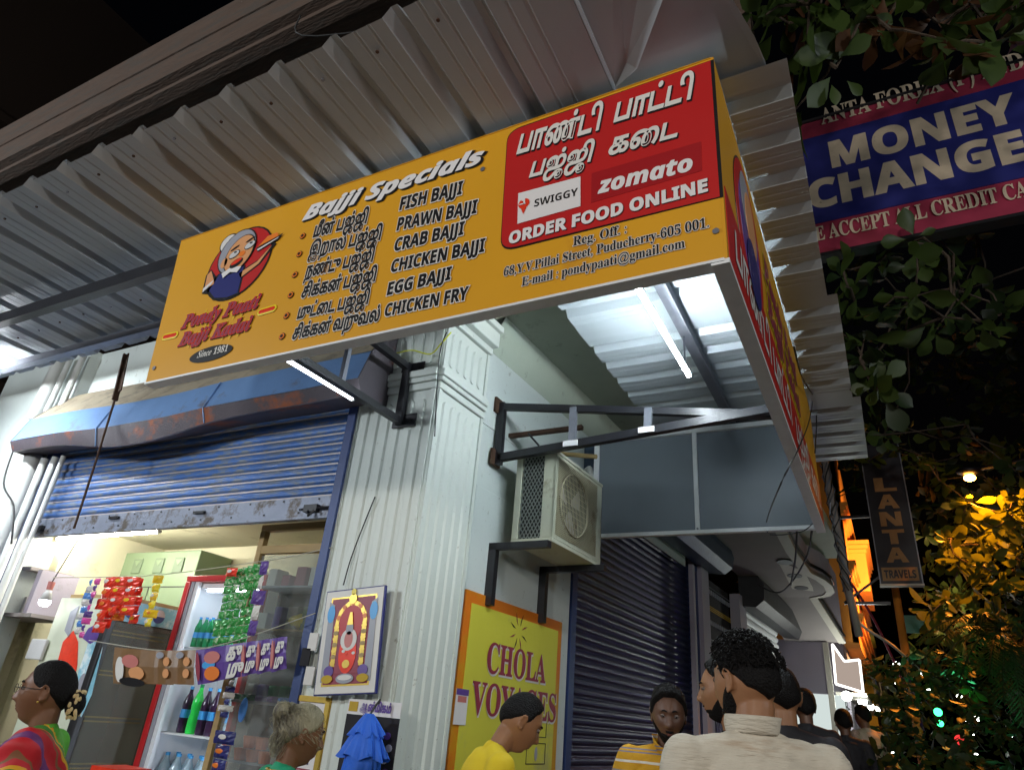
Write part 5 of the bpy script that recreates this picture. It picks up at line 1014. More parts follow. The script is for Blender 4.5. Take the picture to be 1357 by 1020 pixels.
def hairline(a, style):
    a = abs(a)
    pts = {'short': ((0, .86), (.55, .84), (.85, .66), (1.15, .48), (1.35, .12), (1.5, -.02), (1.62, .12), (1.9, .02), (2.2, -.2), (3.2, -.50)),
           'woman': ((0, .78), (.4, .74), (.8, .50), (1.15, .22), (1.5, .06), (1.9, -.1), (2.3, -.35), (3.2, -.62)),
           'beard': ()}[style]
    for (x0, y0), (x1, y1) in zip(pts, pts[1:]):
        if a <= x1: return y0 + (y1-y0)*(a-x0)/(x1-x0)
    return pts[-1][1]
def hand(g, Wp, d, pn, L=.185, curl=.6, side=1):
    """wrist point, finger direction, palm normal (towards the palm side)"""
    d = d.normalized(); pn = (pn - d*pn.dot(d)).normalized(); s = d.cross(pn)*side; k = L/.185
    g.cap(Wp, .024*k, Wp + d*.03*k, .028*k, 10)
    for q in (-.026, -.009, .009, .026): g.cap(Wp + d*.025*k + s*q*.8*k, .0135*k, Wp + d*.085*k + s*q*k, .0115*k, 8)
    for i, (q, ln) in enumerate(((-.028, .072), (-.010, .082), (.009, .076), (.027, .058))):
        p = Wp + d*.088*k + s*q*k; a = 0; r_ = .0092*k
        for j, fr_ in enumerate((.45, .32, .23)):
            a += curl*(.6 if j == 0 else .75); dd = d*cos(a) + pn*sin(a) + s*q*1.2; dd.normalize(); p2 = p + dd*ln*fr_*k; g.cap(p, r_, p2, r_*.9, 8); p = p2; r_ *= .92
    p = Wp + d*.02*k + s*(-.030)*k; dd = (d*.55 - s*.75 + pn*.35).normalized(); p2 = p + dd*.042*k; g.cap(p, .0125*k, p2, .011*k, 8); dd = (d*.85 - s*.25 + pn*.4).normalized(); g.cap(p2, .011*k, p2 + dd*.032*k, .009*k, 8)
def person(label, hc, face, H, skin, top, *, head_yaw=0., nod=0., roll=0., fem=0., hairm='hair', hairstyle='short', hair_h=.012, curly=0., beard=0., topm=None, sleeve='short', bottom='trous', lean=0., arms=((-.10, .0), (.10, .0)), pose=None, group=None, build=1., topdisp=None, headk=1., hand_curl=.5, collar=None):
    """hc: centre of the head in the place; face: ground direction the body faces; local +Y is the front"""
    hc = V(hc); face = V((face[0], face[1], 0)).normalized(); ang = atan2(-face.x, face.y); R = Matrix.Rotation(ang, 3, 'Z'); k = H/1.75
    J = dict(pel=V((0, 0, .95)), waist=V((0, .0, 1.10)), chest=V((0, .005, 1.30)), neck=V((0, -.008, 1.50)), head=V((0, .025, 1.635)))
    Rl = Matrix.Rotation(-lean, 3, 'X')
    def ln(p): q = V(p) - V((0, 0, .95)); q = Rl @ q; return q + V((0, 0, .95))
    up = lambda p: ln(p)*k if p[2] > .95 else V(p)*k
    hl = up(J['head']) + V((0, .03*sin(nod)*2, -.03*(1-cos(nod))))
    foot = hc - R @ hl; foot.z = GZ
    root = thing('person', foot, label, 'person', group); root.rotation_euler = (0, 0, ang)
    dz = (hc - R @ hl).z - GZ                      # shift legs so that the feet rest on the ground
    def U(p): q = up(p); return q + V((0, 0, dz*min(1, max(0, q.z/(.9*k)))))
    b = build
    Rh = Matrix.Rotation(head_yaw, 3, 'Z') @ Matrix.Rotation(-nod, 3, 'X') @ Matrix.Rotation(roll, 3, 'Y'); hcl = U(J['head']) + V((0, .06*sin(nod), -.012*sin(abs(nod)))); hk = headk*.985*k**.5
    hcl = R.inverted() @ (hc - foot)
    g = G()
    vs, fs = headgrid(64, 56, lambda t, p: hcl + Rh @ (headpt(t, p, fem)*hk)); g.add(vs, fs)
    for s in (-1, 1):                               # ears
        n = 14
        e0 = V((s*.073, -.004, .0)); pts = []
        for i in range(n): a = -1.9 + 4.6*i/(n-1); pts.append(hcl + Rh @ ((e0 + V((s*(.010 + .004*sin(a)), -.004 - .0155*cos(a)*1.0, .002 + .028*sin(a))))*hk))
        g.tube(pts, [.0042*hk if 0 < i < n-1 else .005*hk for i in range(n)], 7)
        g.ell(hcl + Rh @ ((e0 + V((s*.003, -.002, -.002)))*hk), .006, .014, .024, 10, 7, Rh @ Matrix.Rotation(s*.25, 3, 'Z')); g.ell(hcl + Rh @ ((e0 + V((s*.006, .002, -.026)))*hk), .005, .007, .008, 8, 6)
    nk = U(J['neck'])
    g.cap(hcl + Rh @ (V((0, -.022, -.065))*hk), .052*k, nk + V((0, .004, 0)), .050*k, 16); g.cap(nk + V((0, .002, 0)), .050*k, U((0, .0, 1.40)), .055*k, 14)
    # arms
    sh = [U((s*.178*b, -.012, 1.435)) for s in (-1, 1)]
    if pose: el = [U(pose[0][0]), U(pose[1][0])]; wr = [U(pose[0][1]), U(pose[1][1])]
    else: el = [U((s*.235*b, -.03, 1.12)) for s in (-1, 1)]; wr = [U((s*.25*b, .04, .87)) for s in (-1, 1)]
    for i, s in enumerate((-1, 1)):
        g.cap(sh[i], .05*k, el[i], .036*k, 12); g.cap(el[i], .038*k, wr[i], .024*k, 12); d = (wr[i]-el[i]).normalized()
        pn = V((-s, .2, 0)) if not pose else V((-s*.6, .1, -.7)); hand(g, wr[i], (d + V((0, .1, -.1))).normalized(), pn, .18*k, hand_curl, side=s)
    # trunk and legs (under the clothes)
    g.ell(U((0, 0, 1.30)), .145*k*b, .095*k*b, .17*k, 18, 12); g.ell(U((0, .005, 1.08)), .13*k*b, .095*k*b, .16*k, 16, 10); g.ell(U((0, -.01, .93)), .15*k*b, .11*k*b, .12*k, 16, 10)
    for s in (-1, 1):
        hp_, kn, an = U((s*.085, 0, .90)), U((s*.095, .01, .49)), U((s*.10, -.02, .075)); g.cap(hp_, .075*k, kn, .05*k, 12); g.cap(kn, .05*k, an, .034*k, 12); g.cap(an + V((0, -.01, -.035)), .034*k, an + V((0, .13, -.045)), .026*k, 10)
    remesh(g, 'body', skin, root, .0052, 2)
    # face details
    for s in (-1, 1):
        e = V((s*.030, .0765, .015)); g = G(); g.ell(hcl + Rh @ (e*hk), .0112*hk, .0112*hk, .0075*hk, 12, 8); ey = g.obj('eye', 'eyew', None, smooth=True); ey.parent = root; ey.location = ey.location
        g = G(); g.ell(hcl + Rh @ ((e + V((0, .0085, -.001)))*hk), .0066*hk, .0032*hk, .0062*hk, 10, 6); ir = g.obj('iris', 'eyed', None, smooth=True); ir.parent = root
        g = G(); pts = [hcl + Rh @ (headpt(atan2(s*(.014+.0062*i), .09), .30 + .05*sin(i*.5) - .004*i, fem, .0015)*hk) for i in range(7)]; g.tube(pts, [.002, .0035, .0038, .0036, .003, .0024, .001], 6); eb = g.obj('eyebrow', 'hair', None); eb.parent = root
        g = G(); pts = [hcl + Rh @ ((e + V((.0125*cos(a), .0035+.004*sin(a), (.0045 if nod > .15 else .0085)*sin(a)*.9)))*hk) for a in [pi*i/8 for i in range(9)]]; g.tube(pts, .0016*hk, 6); el_ = g.obj('eyelid', skin, None, smooth=True); el_.parent = root
    g = G(); pts = [hcl + Rh @ (headpt(atan2(x_, .09), -.515 - .0008*abs(x_)*1000*.06, fem, .0008)*hk) for x_ in [-.02+.005*i for i in range(9)]]; g.tube(pts, [.001, .003, .0042, .0044, .0036, .0044, .0042, .003, .001], 6); lp = g.obj('lips', 'lip', None, smooth=True); lp.parent = root
    # hair
    hs_ = 'woman' if hairstyle != 'short' else 'short'
    def hf(t, p):
        hl_ = hairline(t, hs_); mk = sst(hl_ - .04, hl_ + .14, p); top_ = sst(.1, 1.1, p)
        q = headpt(t, p, fem, 0)
        nz = noise.noise(q*55)*.5 + noise.noise(q*120)*.5
        h_ = hair_h*(.55 + .6*top_) if hairstyle == 'short' else hair_h
        if curly: h_ += curly*(.5*top_+.35)*(abs(noise.noise(q*38 + V((5, 1, 2))))*1.3 + .4*abs(noise.noise(q*85)))
        else: h_ += .0022*nz
        return hcl + Rh @ (headpt(t, p, fem, -.006 + (h_ + .006)*mk)*hk)
    N_u, N_v = (150, 110) if curly else (84, 64)
    vs, fs = headgrid(N_u, N_v, hf); vs2 = vs; keepf = []
    for f_ in fs:
        j = f_[0]//N_u; i = f_[0] % N_u; t = -pi + 2*pi*i/N_u; p = -pi/2 + pi*j/N_v
        if p > hairline(t, hs_) - .12: keepf.append(f_)
    g = G(); g.add(vs, keepf); h_o = g.obj('hair', hairm, None, smooth=True); h_o.parent = root
    if beard:
        def bf(t, p):
            a = abs(t); q = headpt(t, p, fem, 0); mk = sst(1.75, 1.45, a)*max(sst(-.46, -.62, p) if a < .75 else sst(.02 - .62*(1.6-a), -.14 - .62*(1.6-a), p), 0)
            if a < .22 and -.60 < p < -.44: mk *= .0
            if a < .30 and -.46 < p < -.36: mk = max(mk, .8)
            if p < -1.25: mk *= sst(-1.5, -1.25, p)
            return hcl + Rh @ (headpt(t, p, fem, -.004 + (.004+beard*(1+.4*noise.noise(q*120)))*mk)*hk)
        vs, fs = headgrid(90, 80, bf); keepf = [f_ for f_ in fs if f_[0]//90 < 44 and abs(-pi + 2*pi*(f_[0] % 90)/90) < 1.85]; g = G(); g.add(vs, keepf); bo = g.obj('beard', 'hair', None, smooth=True); bo.parent = root
    # clothing
    def cloth_disp(co): 
        base = noise.noise(V((co.x*7, co.y*7, co.z*3)))*.006 + noise.noise(V((co.x*16, co.y*16, co.z*9)))*.003
        return base + (topdisp(co) if topdisp else 0)
    def torso(inf):
        g = G(); q = inf
        g.ell(U((0, -.005, 1.31)), (.168*b+q)*k, (.115*b+q)*k, (.185)*k, 22, 14); g.ell(U((0, .0, 1.10)), (.155*b+q)*k, (.115*b+q)*k, .20*k, 20, 12); g.ell(U((0, -.01, .95)), (.17*b+q)*k, (.125*b+q)*k, .15*k, 20, 12)
        for s in (-1, 1):
            g.cap(U((s*.05, -.018, 1.465)), (.046+q)*k, U((s*.165*b, -.014, 1.428)), (.054+q)*k, 12)
        g.ell(U((0, -.03, 1.40)), (.155*b+q)*k, (.075+q)*k, .09*k, 18, 10)
        return g
    g = torso(.006); g.cap(U((0, -.012, 1.40)), .078*k, U((0, -.010, 1.485)), .062*k, 16)
    for i, s in enumerate((-1, 1)):
        if sleeve == 'short': g.cap(sh[i], .064*k, sh[i].lerp(el[i], .72), .060*k, 14)
        else: g.cap(sh[i], .064*k, el[i], .052*k, 14); g.cap(el[i], .052*k, el[i].lerp(wr[i], .9), .040*k, 14)
    shirt = remesh(g, top, topm, root, .0075, 8, cloth_disp, keep=lambda c_: (V((c_.x, c_.y, c_.z)) - (nk + V((0, .022, .038)))).length > .060*k)
    if collar:
        for q_, (w1, hh) in enumerate(collar):
            n = 40; vs = []
            for j in range(5):
                for i in range(n):
                    a = 2*pi*i/n; gap_ = sst(.0, .35, abs(a - pi/2)) if hh > 0 else 1
                    rr_ = (.066 + .010*j/4*(0 if w1 == 0 else 1))*k; front = max(0, sin(a)); z_ = (hh*j/4 - .030*front*2.0 - .005)*k
                    vs.append(nk + V((rr_*cos(a)*1.0, rr_*.95*sin(a)*1.05 + .004, .012 + z_ if j < 4 else .010 + z_)))
            g = G(); g.add(vs, [(j*n+i, j*n+(i+1) % n, (j+1)*n+(i+1) % n, (j+1)*n+i) for j in range(4) for i in range(n)]); co = g.obj('collar', topm, None, smooth=True); co.parent = root
            so = co.modifiers.new('s', 'SOLIDIFY'); so.thickness = .004
    g = G()
    if bottom == 'skirt':
        g.tube([U((0, -.01, 1.0)), U((0, 0, .8)), U((0, 0, .4)), U((0, 0, .08))], [.16*k, .20*k, .23*k, .26*k], 24); remesh(g, 'skirt', topm, root, .014, 4, lambda c_: .012*sin(atan2(c_.y, c_.x)*14)*max(0, .9-c_.z))
    else:
        g.ell(U((0, -.01, .93)), .178*k*b, .125*k*b, .12*k, 18, 12)
        for s in (-1, 1): g.cap(U((s*.085, 0, .90)), .092*k, U((s*.098, .005, .49)), .068*k, 12); g.cap(U((s*.098, .005, .49)), .068*k, U((s*.10, -.015, .10)), .055*k, 12)
        remesh(g, 'trousers', bottom, root, .013, 4)
    # everything was modelled in root-local space; meshes made by obj() carry their own origin
    return root, dict(U=U, hcl=hcl, Rh=Rh, hk=hk, k=k, nk=nk, torso=torso, wr=wr, el=el, sh=sh, foot=foot, R=R)
RI = V((.889, .457, 0)); FO = V((-.493, .870, 0))      # picture right and into the picture, on the ground
def dirv(a, b): d = RI*a + FO*b; return (d.x, d.y)
def sub(g, nm, m, root, smooth=False): o = g.obj(nm, m, None, smooth=smooth); o.parent = root; return o
# man in the foreground, seen from behind
r_, I = person('tall man in a creased beige shirt with curly black hair, seen from behind', dep(988, 905, 1.95), dirv(.0, 1), 1.78, 'skinC', 'shirt', head_yaw=.50, nod=.10, hair_h=.010, curly=.011, beard=.006, topm='linen', sleeve='long', build=1.06, collar=[(1, .046)], headk=1.02,
   topdisp=lambda c: .006*ga(c.z-1.33, .006)*(c.y < 0) + .004*sin(c.x*60+4*c.z)*sst(1.33, 1.15, c.z) + .004*noise.noise(V((c.x*30, c.y*30, c.z*45))))
g = G(); U, hcl, Rh, hk = I['U'], I['hcl'], I['Rh'], I['hk']; rr = random.Random(11)
for i in range(900):                                     # curls
    t = rr.uniform(-pi, pi); p = math.asin(rr.uniform(.25, 1)); 
    if p < hairline(t, 'short') + .1: continue
    c0 = headpt(t, p, 0, .022 + rr.uniform(0, .008)); n = c0.normalized(); a_ = n.orthogonal().normalized(); b_ = n.cross(a_); s_ = rr.uniform(0, 6.28); rad = rr.uniform(.005, .009)
    pts = [hcl + Rh @ ((c0 + (a_*cos(s_+q*.9) + b_*sin(s_+q*.9))*rad + n*(.0012*q-.003))*hk) for q in range(6)]; g.tube(pts, .0016, 4, False)
tag(sub(g, 'curls', 'hair', r_, True), kind='stuff')
g = G(); g.tube([U((-.15, -.118, 1.335)), U((-.07, -.131, 1.325)), U((0, -.134, 1.323)), U((.07, -.131, 1.325)), U((.15, -.118, 1.335))], .003, 6); sub(g, 'yoke_seam', 'linen', r_)
# yellow t-shirt man, profile to the right
person('man in a plain yellow t-shirt looking down in front of the travel poster', dep(689, 957, 2.95), dirv(.93, .25), 1.64, 'skinC', 'tshirt', head_yaw=-.02, nod=.52, hair_h=.012, topm='tyel', lean=.28, headk=1.03)
# striped polo man
stm = mat('striped_knit', (.62, .33, .015), .8, var=.08, sc=8, bump=.3)
t_ = stm.node_tree; L_ = t_.links.new; b_ = t_.nodes['Principled BSDF']; src_ = b_.inputs['Base Color'].links[0].from_socket
tc = t_.nodes.new('ShaderNodeTexCoord'); sp = t_.nodes.new('ShaderNodeSeparateXYZ'); L_(tc.outputs['Object'], sp.inputs[0]); mm = t_.nodes.new('ShaderNodeMath'); mm.operation = 'PINGPONG'; mm.inputs[1].default_value = .045; L_(sp.outputs['Z'], mm.inputs[0])
for lo, hi, c_ in ((.0, .0045, (.75, .70, .62)), (.036, .0405, (.20, .20, .30))):
    a1 = t_.nodes.new('ShaderNodeMath'); a1.operation = 'COMPARE'; a1.inputs[1].default_value = (lo+hi)/2; a1.inputs[2].default_value = (hi-lo)/2 + .0005; L_(mm.outputs[0], a1.inputs[0]); mx = t_.nodes.new('ShaderNodeMixRGB'); L_(a1.outputs[0], mx.inputs[0]); L_(src_, mx.inputs[1]); mx.inputs[2].default_value = (*c_, 1); src_ = mx.outputs[0]
L_(src_, b_.inputs['Base Color'])
r_, I = person('bearded man in a yellow striped polo shirt in front of the navy shutter', dep(886, 948, 3.15), dirv(-.12, -1), 1.70, 'skinB', 'polo_shirt', head_yaw=-.08, nod=.22, hair_h=.019, curly=.008, beard=.007, topm=stm, collar=[(1, .045)], lean=.0, headk=1.02,
   pose=(((.27, .05, 1.16)[0:3] and (-.27, .04, 1.17), (-.07, .22, 1.22)), ((.28, .06, 1.14), (.10, .24, 1.20))), hand_curl=.9)
U = I['U']; q = I['wr'][1]; g = G(); n = V((.3, .1, .9)).normalized(); a_ = (I['wr'][1]-I['el'][1]).normalized(); u_ = a_.orthogonal().normalized(); v_ = a_.cross(u_)
g.tube([q - a_*.02 + (u_*cos(t*pi/9) + v_*sin(t*pi/9))*.034 for t in range(19)], .004, 6); sub(g, 'bracelet', 'alu', r_)
g = G(); c0 = (I['wr'][0] + I['wr'][1])/2 + V((0, .12, -.03)); g.box(c0.x-.045, c0.x+.045, c0.y-.03, c0.y+.04, c0.z-.006, c0.z+.006); o = g.obj('held_packet', 'dcloth'); 
o.parent = None; o.location = I['foot'] + I['R'] @ V(o.location); tag(o, 'small dark packet held in the hands of the striped polo man', 'packet')
# two men behind the foreground man
person('man in profile mostly hidden behind the left side of the foreground man', dep(960, 916, 2.75), dirv(-.9, .35), 1.74, 'skinC', 'shirt', hair_h=.016, topm='dcloth', nod=.12, beard=.002)
person('dark haired man facing away, half hidden behind the right side of the foreground man', dep(1035, 924, 2.95), dirv(.1, 1), 1.76, 'skinC', 'shirt', head_yaw=.0, hair_h=.014, topm='dcloth')
# passers-by further down the street
person('distant passer-by with dark hair by the violet screen', dep(1066, 938, 5.2), dirv(.2, 1), 1.68, 'skinB', 'shirt', hair_h=.03, topm='dcloth')
person('distant passer-by in black with hair tied up', dep(1118, 958, 6.5), dirv(.2, 1), 1.62, 'skinB', 'shirt', hair_h=.02, topm='dcloth', sleeve='long')
person('distant woman in a pale floral dress beside the passer-by in black', dep(1143, 950, 7.5), dirv(-.3, 1), 1.62, 'skinA', 'dress', hair_h=.02, topm='florald', bottom='skirt')
# elderly woman
r_, I = person('elderly woman with an untidy grey bun and a green blouse, seen from behind', dep(398, 974, 2.65), dirv(.80, .55), 1.47, 'skinA', 'blouse', head_yaw=-.1, nod=.18, fem=1, hairm='hairg', hairstyle='woman', hair_h=.012, topm='gcloth2', bottom='skirt')
U, hcl, Rh, hk = I['U'], I['hcl'], I['Rh'], I['hk']; rr = random.Random(4); g = G()
g.ell(hcl + Rh @ (V((-.015, -.105, .070))*hk), .045, .038, .036, 16, 10); b1 = sub(g, 'bun', 'hairg', r_, True)
g = G()
for i in range(420):
    t = rr.uniform(.3, pi)*rr.choice((-1, 1)); p0 = headpt(t, rr.uniform(-.3, .9), 1, .012); p3 = V((-.015, -.105, .070)) + V((rr.uniform(-1, 1), rr.uniform(-1, 1), rr.uniform(-1, 1)))*.035; pts = []
    for q in range(6): u = q/5; m_ = p0.lerp(p3, u); m_ = m_ + m_.normalized()*(.020*sin(pi*u)*rr.uniform(.6, 1.3)) ; pts.append(hcl + Rh @ (m_*hk))
    g.tube(pts, .0008, 3, False)
for i in range(160):
    t = pi + rr.uniform(-.9, .9); p0 = headpt(t, rr.uniform(-.5, .1), 1, .010); pts = [hcl + Rh @ ((p0 + V((rr.uniform(-.004, .004)*q, -.003*q, -.012*q)))*hk) for q in range(5)]; g.tube(pts, .0009, 3, False)
tag(sub(g, 'loose_strands', 'hairg', r_), kind='stuff')
g = G(); nk = I['nk']; g.tube([nk + V((.07*cos(a), .065*sin(a), -.005 - .03*max(0, sin(a)))) for a in [2*pi*i/24 for i in range(25)]], .003, 5); sub(g, 'necklace', 'gold', r_)
# woman in the red sari
sari = mat('sari_print', (.55, .012, .02), .6, var=.12, sc=8, bump=.25, bsc=20); t_ = sari.node_tree; L_ = t_.links.new; b_ = t_.nodes['Principled BSDF']; src_ = b_.inputs['Base Color'].links[0].from_socket
tc = t_.nodes.new('ShaderNodeTexCoord'); mpn = t_.nodes.new('ShaderNodeMapping'); mpn.inputs['Rotation'].default_value = (0, radians(38), 0); L_(tc.outputs['Object'], mpn.inputs[0])
wv = t_.nodes.new('ShaderNodeTexWave'); wv.inputs['Scale'].default_value = 1.5; wv.inputs['Distortion'].default_value = .8; wv.inputs['Detail'].default_value = 1.5; wv.inputs['Detail Scale'].default_value = 7; wv.bands_direction = 'X'; L_(mpn.outputs[0], wv.inputs['Vector'])
rp = t_.nodes.new('ShaderNodeValToRGB'); L_(wv.outputs['Fac'], rp.inputs[0]); rp.color_ramp.interpolation = 'CONSTANT'; e_ = rp.color_ramp.elements; e_[0].position = 0; e_[0].color = (.16, .03, .16, 1); e_[1].position = .10; e_[1].color = (.55, .012, .02, 1)
for ps_, cc_ in ((.55, (.26, .10, .04, 1)), (.66, (.55, .012, .02, 1)), (.84, (.72, .35, .01, 1)), (.95, (.05, .2, .03, 1))): x = e_.new(ps_); x.color = cc_
L_(rp.outputs[0], b_.inputs['Base Color'])
r_, I = person('woman in a red patterned sari and green blouse with glasses, looking left outside the kiosk', dep(62, 918, 2.55), dirv(-.93, -.28), 1.56, 'skinA', 'blouse', head_yaw=.05, nod=.02, fem=1, hairstyle='woman', hair_h=.008, topm='gcloth', bottom='skirt', build=1.08)
U, hcl, Rh, hk, k = I['U'], I['hcl'], I['Rh'], I['hk'], I['k']
g = I['torso'](.020); g.cap(I['sh'][0], .078*k, I['sh'][0].lerp(I['el'][0], .55), .074*k, 14); 
def keepsari(c): return c.z < 1.20*k or (c.z - 1.02*k) < 2.0*(-c.x + .20*k) * .62 + .12*k and (V((c.x, c.y, c.z)) - (I['nk'] + V((0, .02, .03)))).length > .085*k
remesh(g, 'sari', sari, r_, .009, 6, lambda c: .006*sin((c.z*1.0 + c.x*.9)*55) + .003*noise.noise(c*14), keep=keepsari)
g = G(); g.tube([U((0, -.01, 1.05)), U((0, 0, .8)), U((0, 0, .4)), U((0, 0, .06))], [.18*k, .21*k, .25*k, .29*k], 24); remesh(g, 'sari_skirt', sari, r_, .014, 4, lambda c_: .012*sin(atan2(c_.y, c_.x)*14)*max(0, .9-c_.z))
g = G(); g.ell(hcl + Rh @ (V((0, -.115, -.035))*hk), .042, .034, .045, 16, 10); sub(g, 'bun', 'hair', r_, True)
g = G(); rr = random.Random(9)
for i in range(40):
    a = rr.uniform(0, 2*pi); q = V((.046*cos(a), -.115 + rr.uniform(-.02, .015), -.035 + .048*sin(a))); g.ell(hcl + Rh @ (q*hk), .008, .006, .009, 6, 4)
tag(sub(g, 'flower_garland', mat('pale_flowers', (.72, .55, .28), .7), r_), kind='stuff')
gg = G(); 
for s in (-1, 1):
    gg.tube([hcl + Rh @ (V((s*.032 + .021*cos(a), .104, .012 + .016*sin(a)))*hk) for a in [2*pi*i/20 for i in range(21)]], .0011, 5, False)
    gg.tube([hcl + Rh @ (V((s*.052, .103, .016))*hk), hcl + Rh @ (V((s*.074, .07, .016))*hk), hcl + Rh @ (V((s*.081, -.005, .012))*hk)], .0013, 5)
gg.tube([hcl + Rh @ (V((-.011, .104, .014))*hk), hcl + Rh @ (V((.011, .104, .014))*hk)], .0012, 5); tag(sub(gg, 'glasses', 'wire', r_))
for s in (-1, 1): g = G(); g.ell(hcl + Rh @ (V((s*.084, .003, -.032))*hk), .004, .004, .004, 8, 6); sub(g, 'earring', 'gold', r_, True)
# ------------------------------------------------------------------ trees
def leafmesh(nm, L, W, m, fold=.25, droop=.15, obov=1.):
    n = 6; vs = []; fs = []
    for i in range(n+1):
        t = i/n; w_ = W*.5*(sin(pi*min(1, t**(1.6 if obov else 1.0)))**.8)*(1 if 0 < i < n else .04); x = L*t; z = -droop*L*t*t
        vs += [(x, -w_, z + fold*w_), (x, 0, z), (x, w_, z + fold*w_)]
    for i in range(n):
        a = i*3; fs += [(a, a+1, a+4, a+3), (a+1, a+2, a+5, a+4)]
    me = bpy.data.meshes.new(nm); me.from_pydata(vs, [], fs); me.polygons.foreach_set('use_smooth', [True]*len(me.polygons)); me.materials.append(M[m]); return me, vs, fs
def tree(label, base, trunk_pts, clusters, mats, L, W, nleaf, seed, obov=1., limit=295, group=None, droop=.15, trunk_r=.16, branch=True, twig_from=None):
    """clusters: rosette centres; leaves radiate around each branch tip"""
    t = thing('tree', base, label, 'tree', group); rr = random.Random(seed)
    G().tube(trunk_pts, [trunk_r*(1 - .6*i/(len(trunk_pts)-1)) for i in range(len(trunk_pts))], 10).obj('trunk', 'bark', t, smooth=True)
    meshes = [leafmesh('leaf', L*s_, W*s_*q_, m_, rr.uniform(.1, .4), droop*rr.uniform(.4, 1.8), obov) for m_ in mats for s_, q_ in ((1, 1), (.8, 1.1), (.62, .9))]
    nodes = [V(p) for p in trunk_pts[1:]] + ([V(x) for x in twig_from] if twig_from else []); order = sorted(clusters, key=lambda c: (V(c) - nodes[-1]).length) if branch else sorted(clusters, key=lambda c: (V(c) - C).length); cnt = 0; big = G(); base_ = V(base); br = G()
    top = V(trunk_pts[-1])
    for c in order:
        c = V(c)
        if branch:
            par = min(nodes, key=lambda p: (p-c).length); L_c = (c-par).length; mid_ = par.lerp(c, .5) + V((rr.uniform(-.2, .2), rr.uniform(-.2, .2), rr.uniform(-.05, .2)))*min(1, L_c); br.tube([par, mid_, c], [.012, .009, .006], 5); nodes.append(c)
        ax = V((rr.uniform(-.5, .5), rr.uniform(-.5, .5), rr.uniform(-.9, .4))).normalized()
        for i in range(nleaf):
            a = 2*pi*i/nleaf + rr.uniform(-.3, .3); e = ax.orthogonal().normalized(); f_ = ax.cross(e); d = (e*cos(a) + f_*sin(a) + ax*rr.uniform(-.2, .7) + V((0, 0, -.25))).normalized()
            n = (ax + V((rr.uniform(-.4, .4), rr.uniform(-.4, .4), rr.uniform(-.3, .3)))); y_ = n.cross(d).normalized(); z_ = d.cross(y_); s_ = rr.uniform(.7, 1.15)
            me, vs, fs = meshes[rr.randrange(len(meshes))]; Mx = Matrix((d, y_, z_)).transposed()
            p = c + d*.03 + V((rr.uniform(-1, 1), rr.uniform(-1, 1), rr.uniform(-1, 1)))*L*.25
            if cnt < limit:
                o = bpy.data.objects.new('leaf', me); COL.objects.link(o); o.parent = t; o.matrix_local = Matrix.Translation(p - base_) @ (Mx*s_).to_4x4(); cnt += 1
            else: big.add([p + Mx @ (V(q)*s_) for q in vs], fs)
    if branch: br.obj('branch', 'bark', t)
    if big.v: tag(big.obj('crown', mats[0], t, smooth=True, fix=False), kind='stuff')
    return t
def scatter(regs, rr):
    out = []
    for x0, y0, x1, y1, d0, d1, n in regs:
        for i in range(n): out.append(dep(rr.uniform(x0, x1), rr.uniform(y0, y1), rr.uniform(d0, d1)))
    return out
def pxof(p): p = V(p); q = p - C; return 678.5 + q.dot(CR)/q.dot(CF)*F, 510 - q.dot(CU)/q.dot(CF)*F
def clear(p, x0, y0, x1, y1): a, b = pxof(p); return not (x0 < a < x1 and y0 < b < y1)
rr = random.Random(21)
nb = V((6.2, 3.4, GZ-.14))
near = scatter([(985, -80, 1357, 30, 3.9, 5.4, 44), (1120, 20, 1330, 60, 4.2, 5.0, 5)], rr) + [dep(*p) for p in ((1108, 90, 4.2), (1240, 50, 4.0), (1070, 60, 4.3), (1330, 50, 4.3), (1015, 20, 4.2), (1035, 118, 4.6), (1050, 150, 4.7), (1180, 40, 4.2))]
tw = [V((5.6, 3.2, 4.5)), V((4.6, 2.6, 6.2)), V((3.6, 1.8, 6.6)), V((3.2, 1.2, 6.0))]
tree('large leaved tree overhanging the top right corner above the money changer sign', nb, [nb, nb + V((0, -.2, 2)), V((5.7, 3.1, 4.4)), V((5.2, 2.6, 6)), V((4.6, 2.0, 7))], near, ['leafN', 'leafN', 'leafR'], .30, .16, 7, 1, twig_from=tw)
nb2 = V((7.0, 5.0, GZ-.14))
mid = scatter([(1100, 330, 1200, 470, 5.2, 6.5, 9), (1190, 310, 1357, 450, 5.2, 6.8, 15), (1130, 440, 1180, 520, 5.0, 5.8, 4), (1100, 560, 1357, 650, 7, 9, 26)], rr) + [dep(*p) for p in ((1215, 340, 5), (1210, 395, 5.1), (1300, 425, 5.1), (1250, 420, 5.2), (1145, 450, 5), (1155, 500, 5), (1160, 520, 5.1), (1120, 380, 5.2))]
LQ = lambda p: abs((p-C).dot(CR)/(p-C).dot(CF)*F + 678.5 - 1285) < 45 and abs(510 - (p-C).dot(CU)/(p-C).dot(CF)*F - 633) < 40
mid = [p for p in mid if not LQ(p) and clear(p, 1080, 590, 1240, 800)]
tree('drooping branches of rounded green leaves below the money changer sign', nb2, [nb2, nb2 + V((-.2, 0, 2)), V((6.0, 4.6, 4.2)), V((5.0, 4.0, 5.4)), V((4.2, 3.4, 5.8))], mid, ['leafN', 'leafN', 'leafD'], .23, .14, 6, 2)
nb3 = V((6.6, 9.5, GZ-.14))
LP = lambda p: abs((V(p)-C).dot(CR)/(V(p)-C).dot(CF)*F + 678.5 - 1285) < 34 and abs(510 - (V(p)-C).dot(CU)/(V(p)-C).dot(CF)*F - 633) < 30
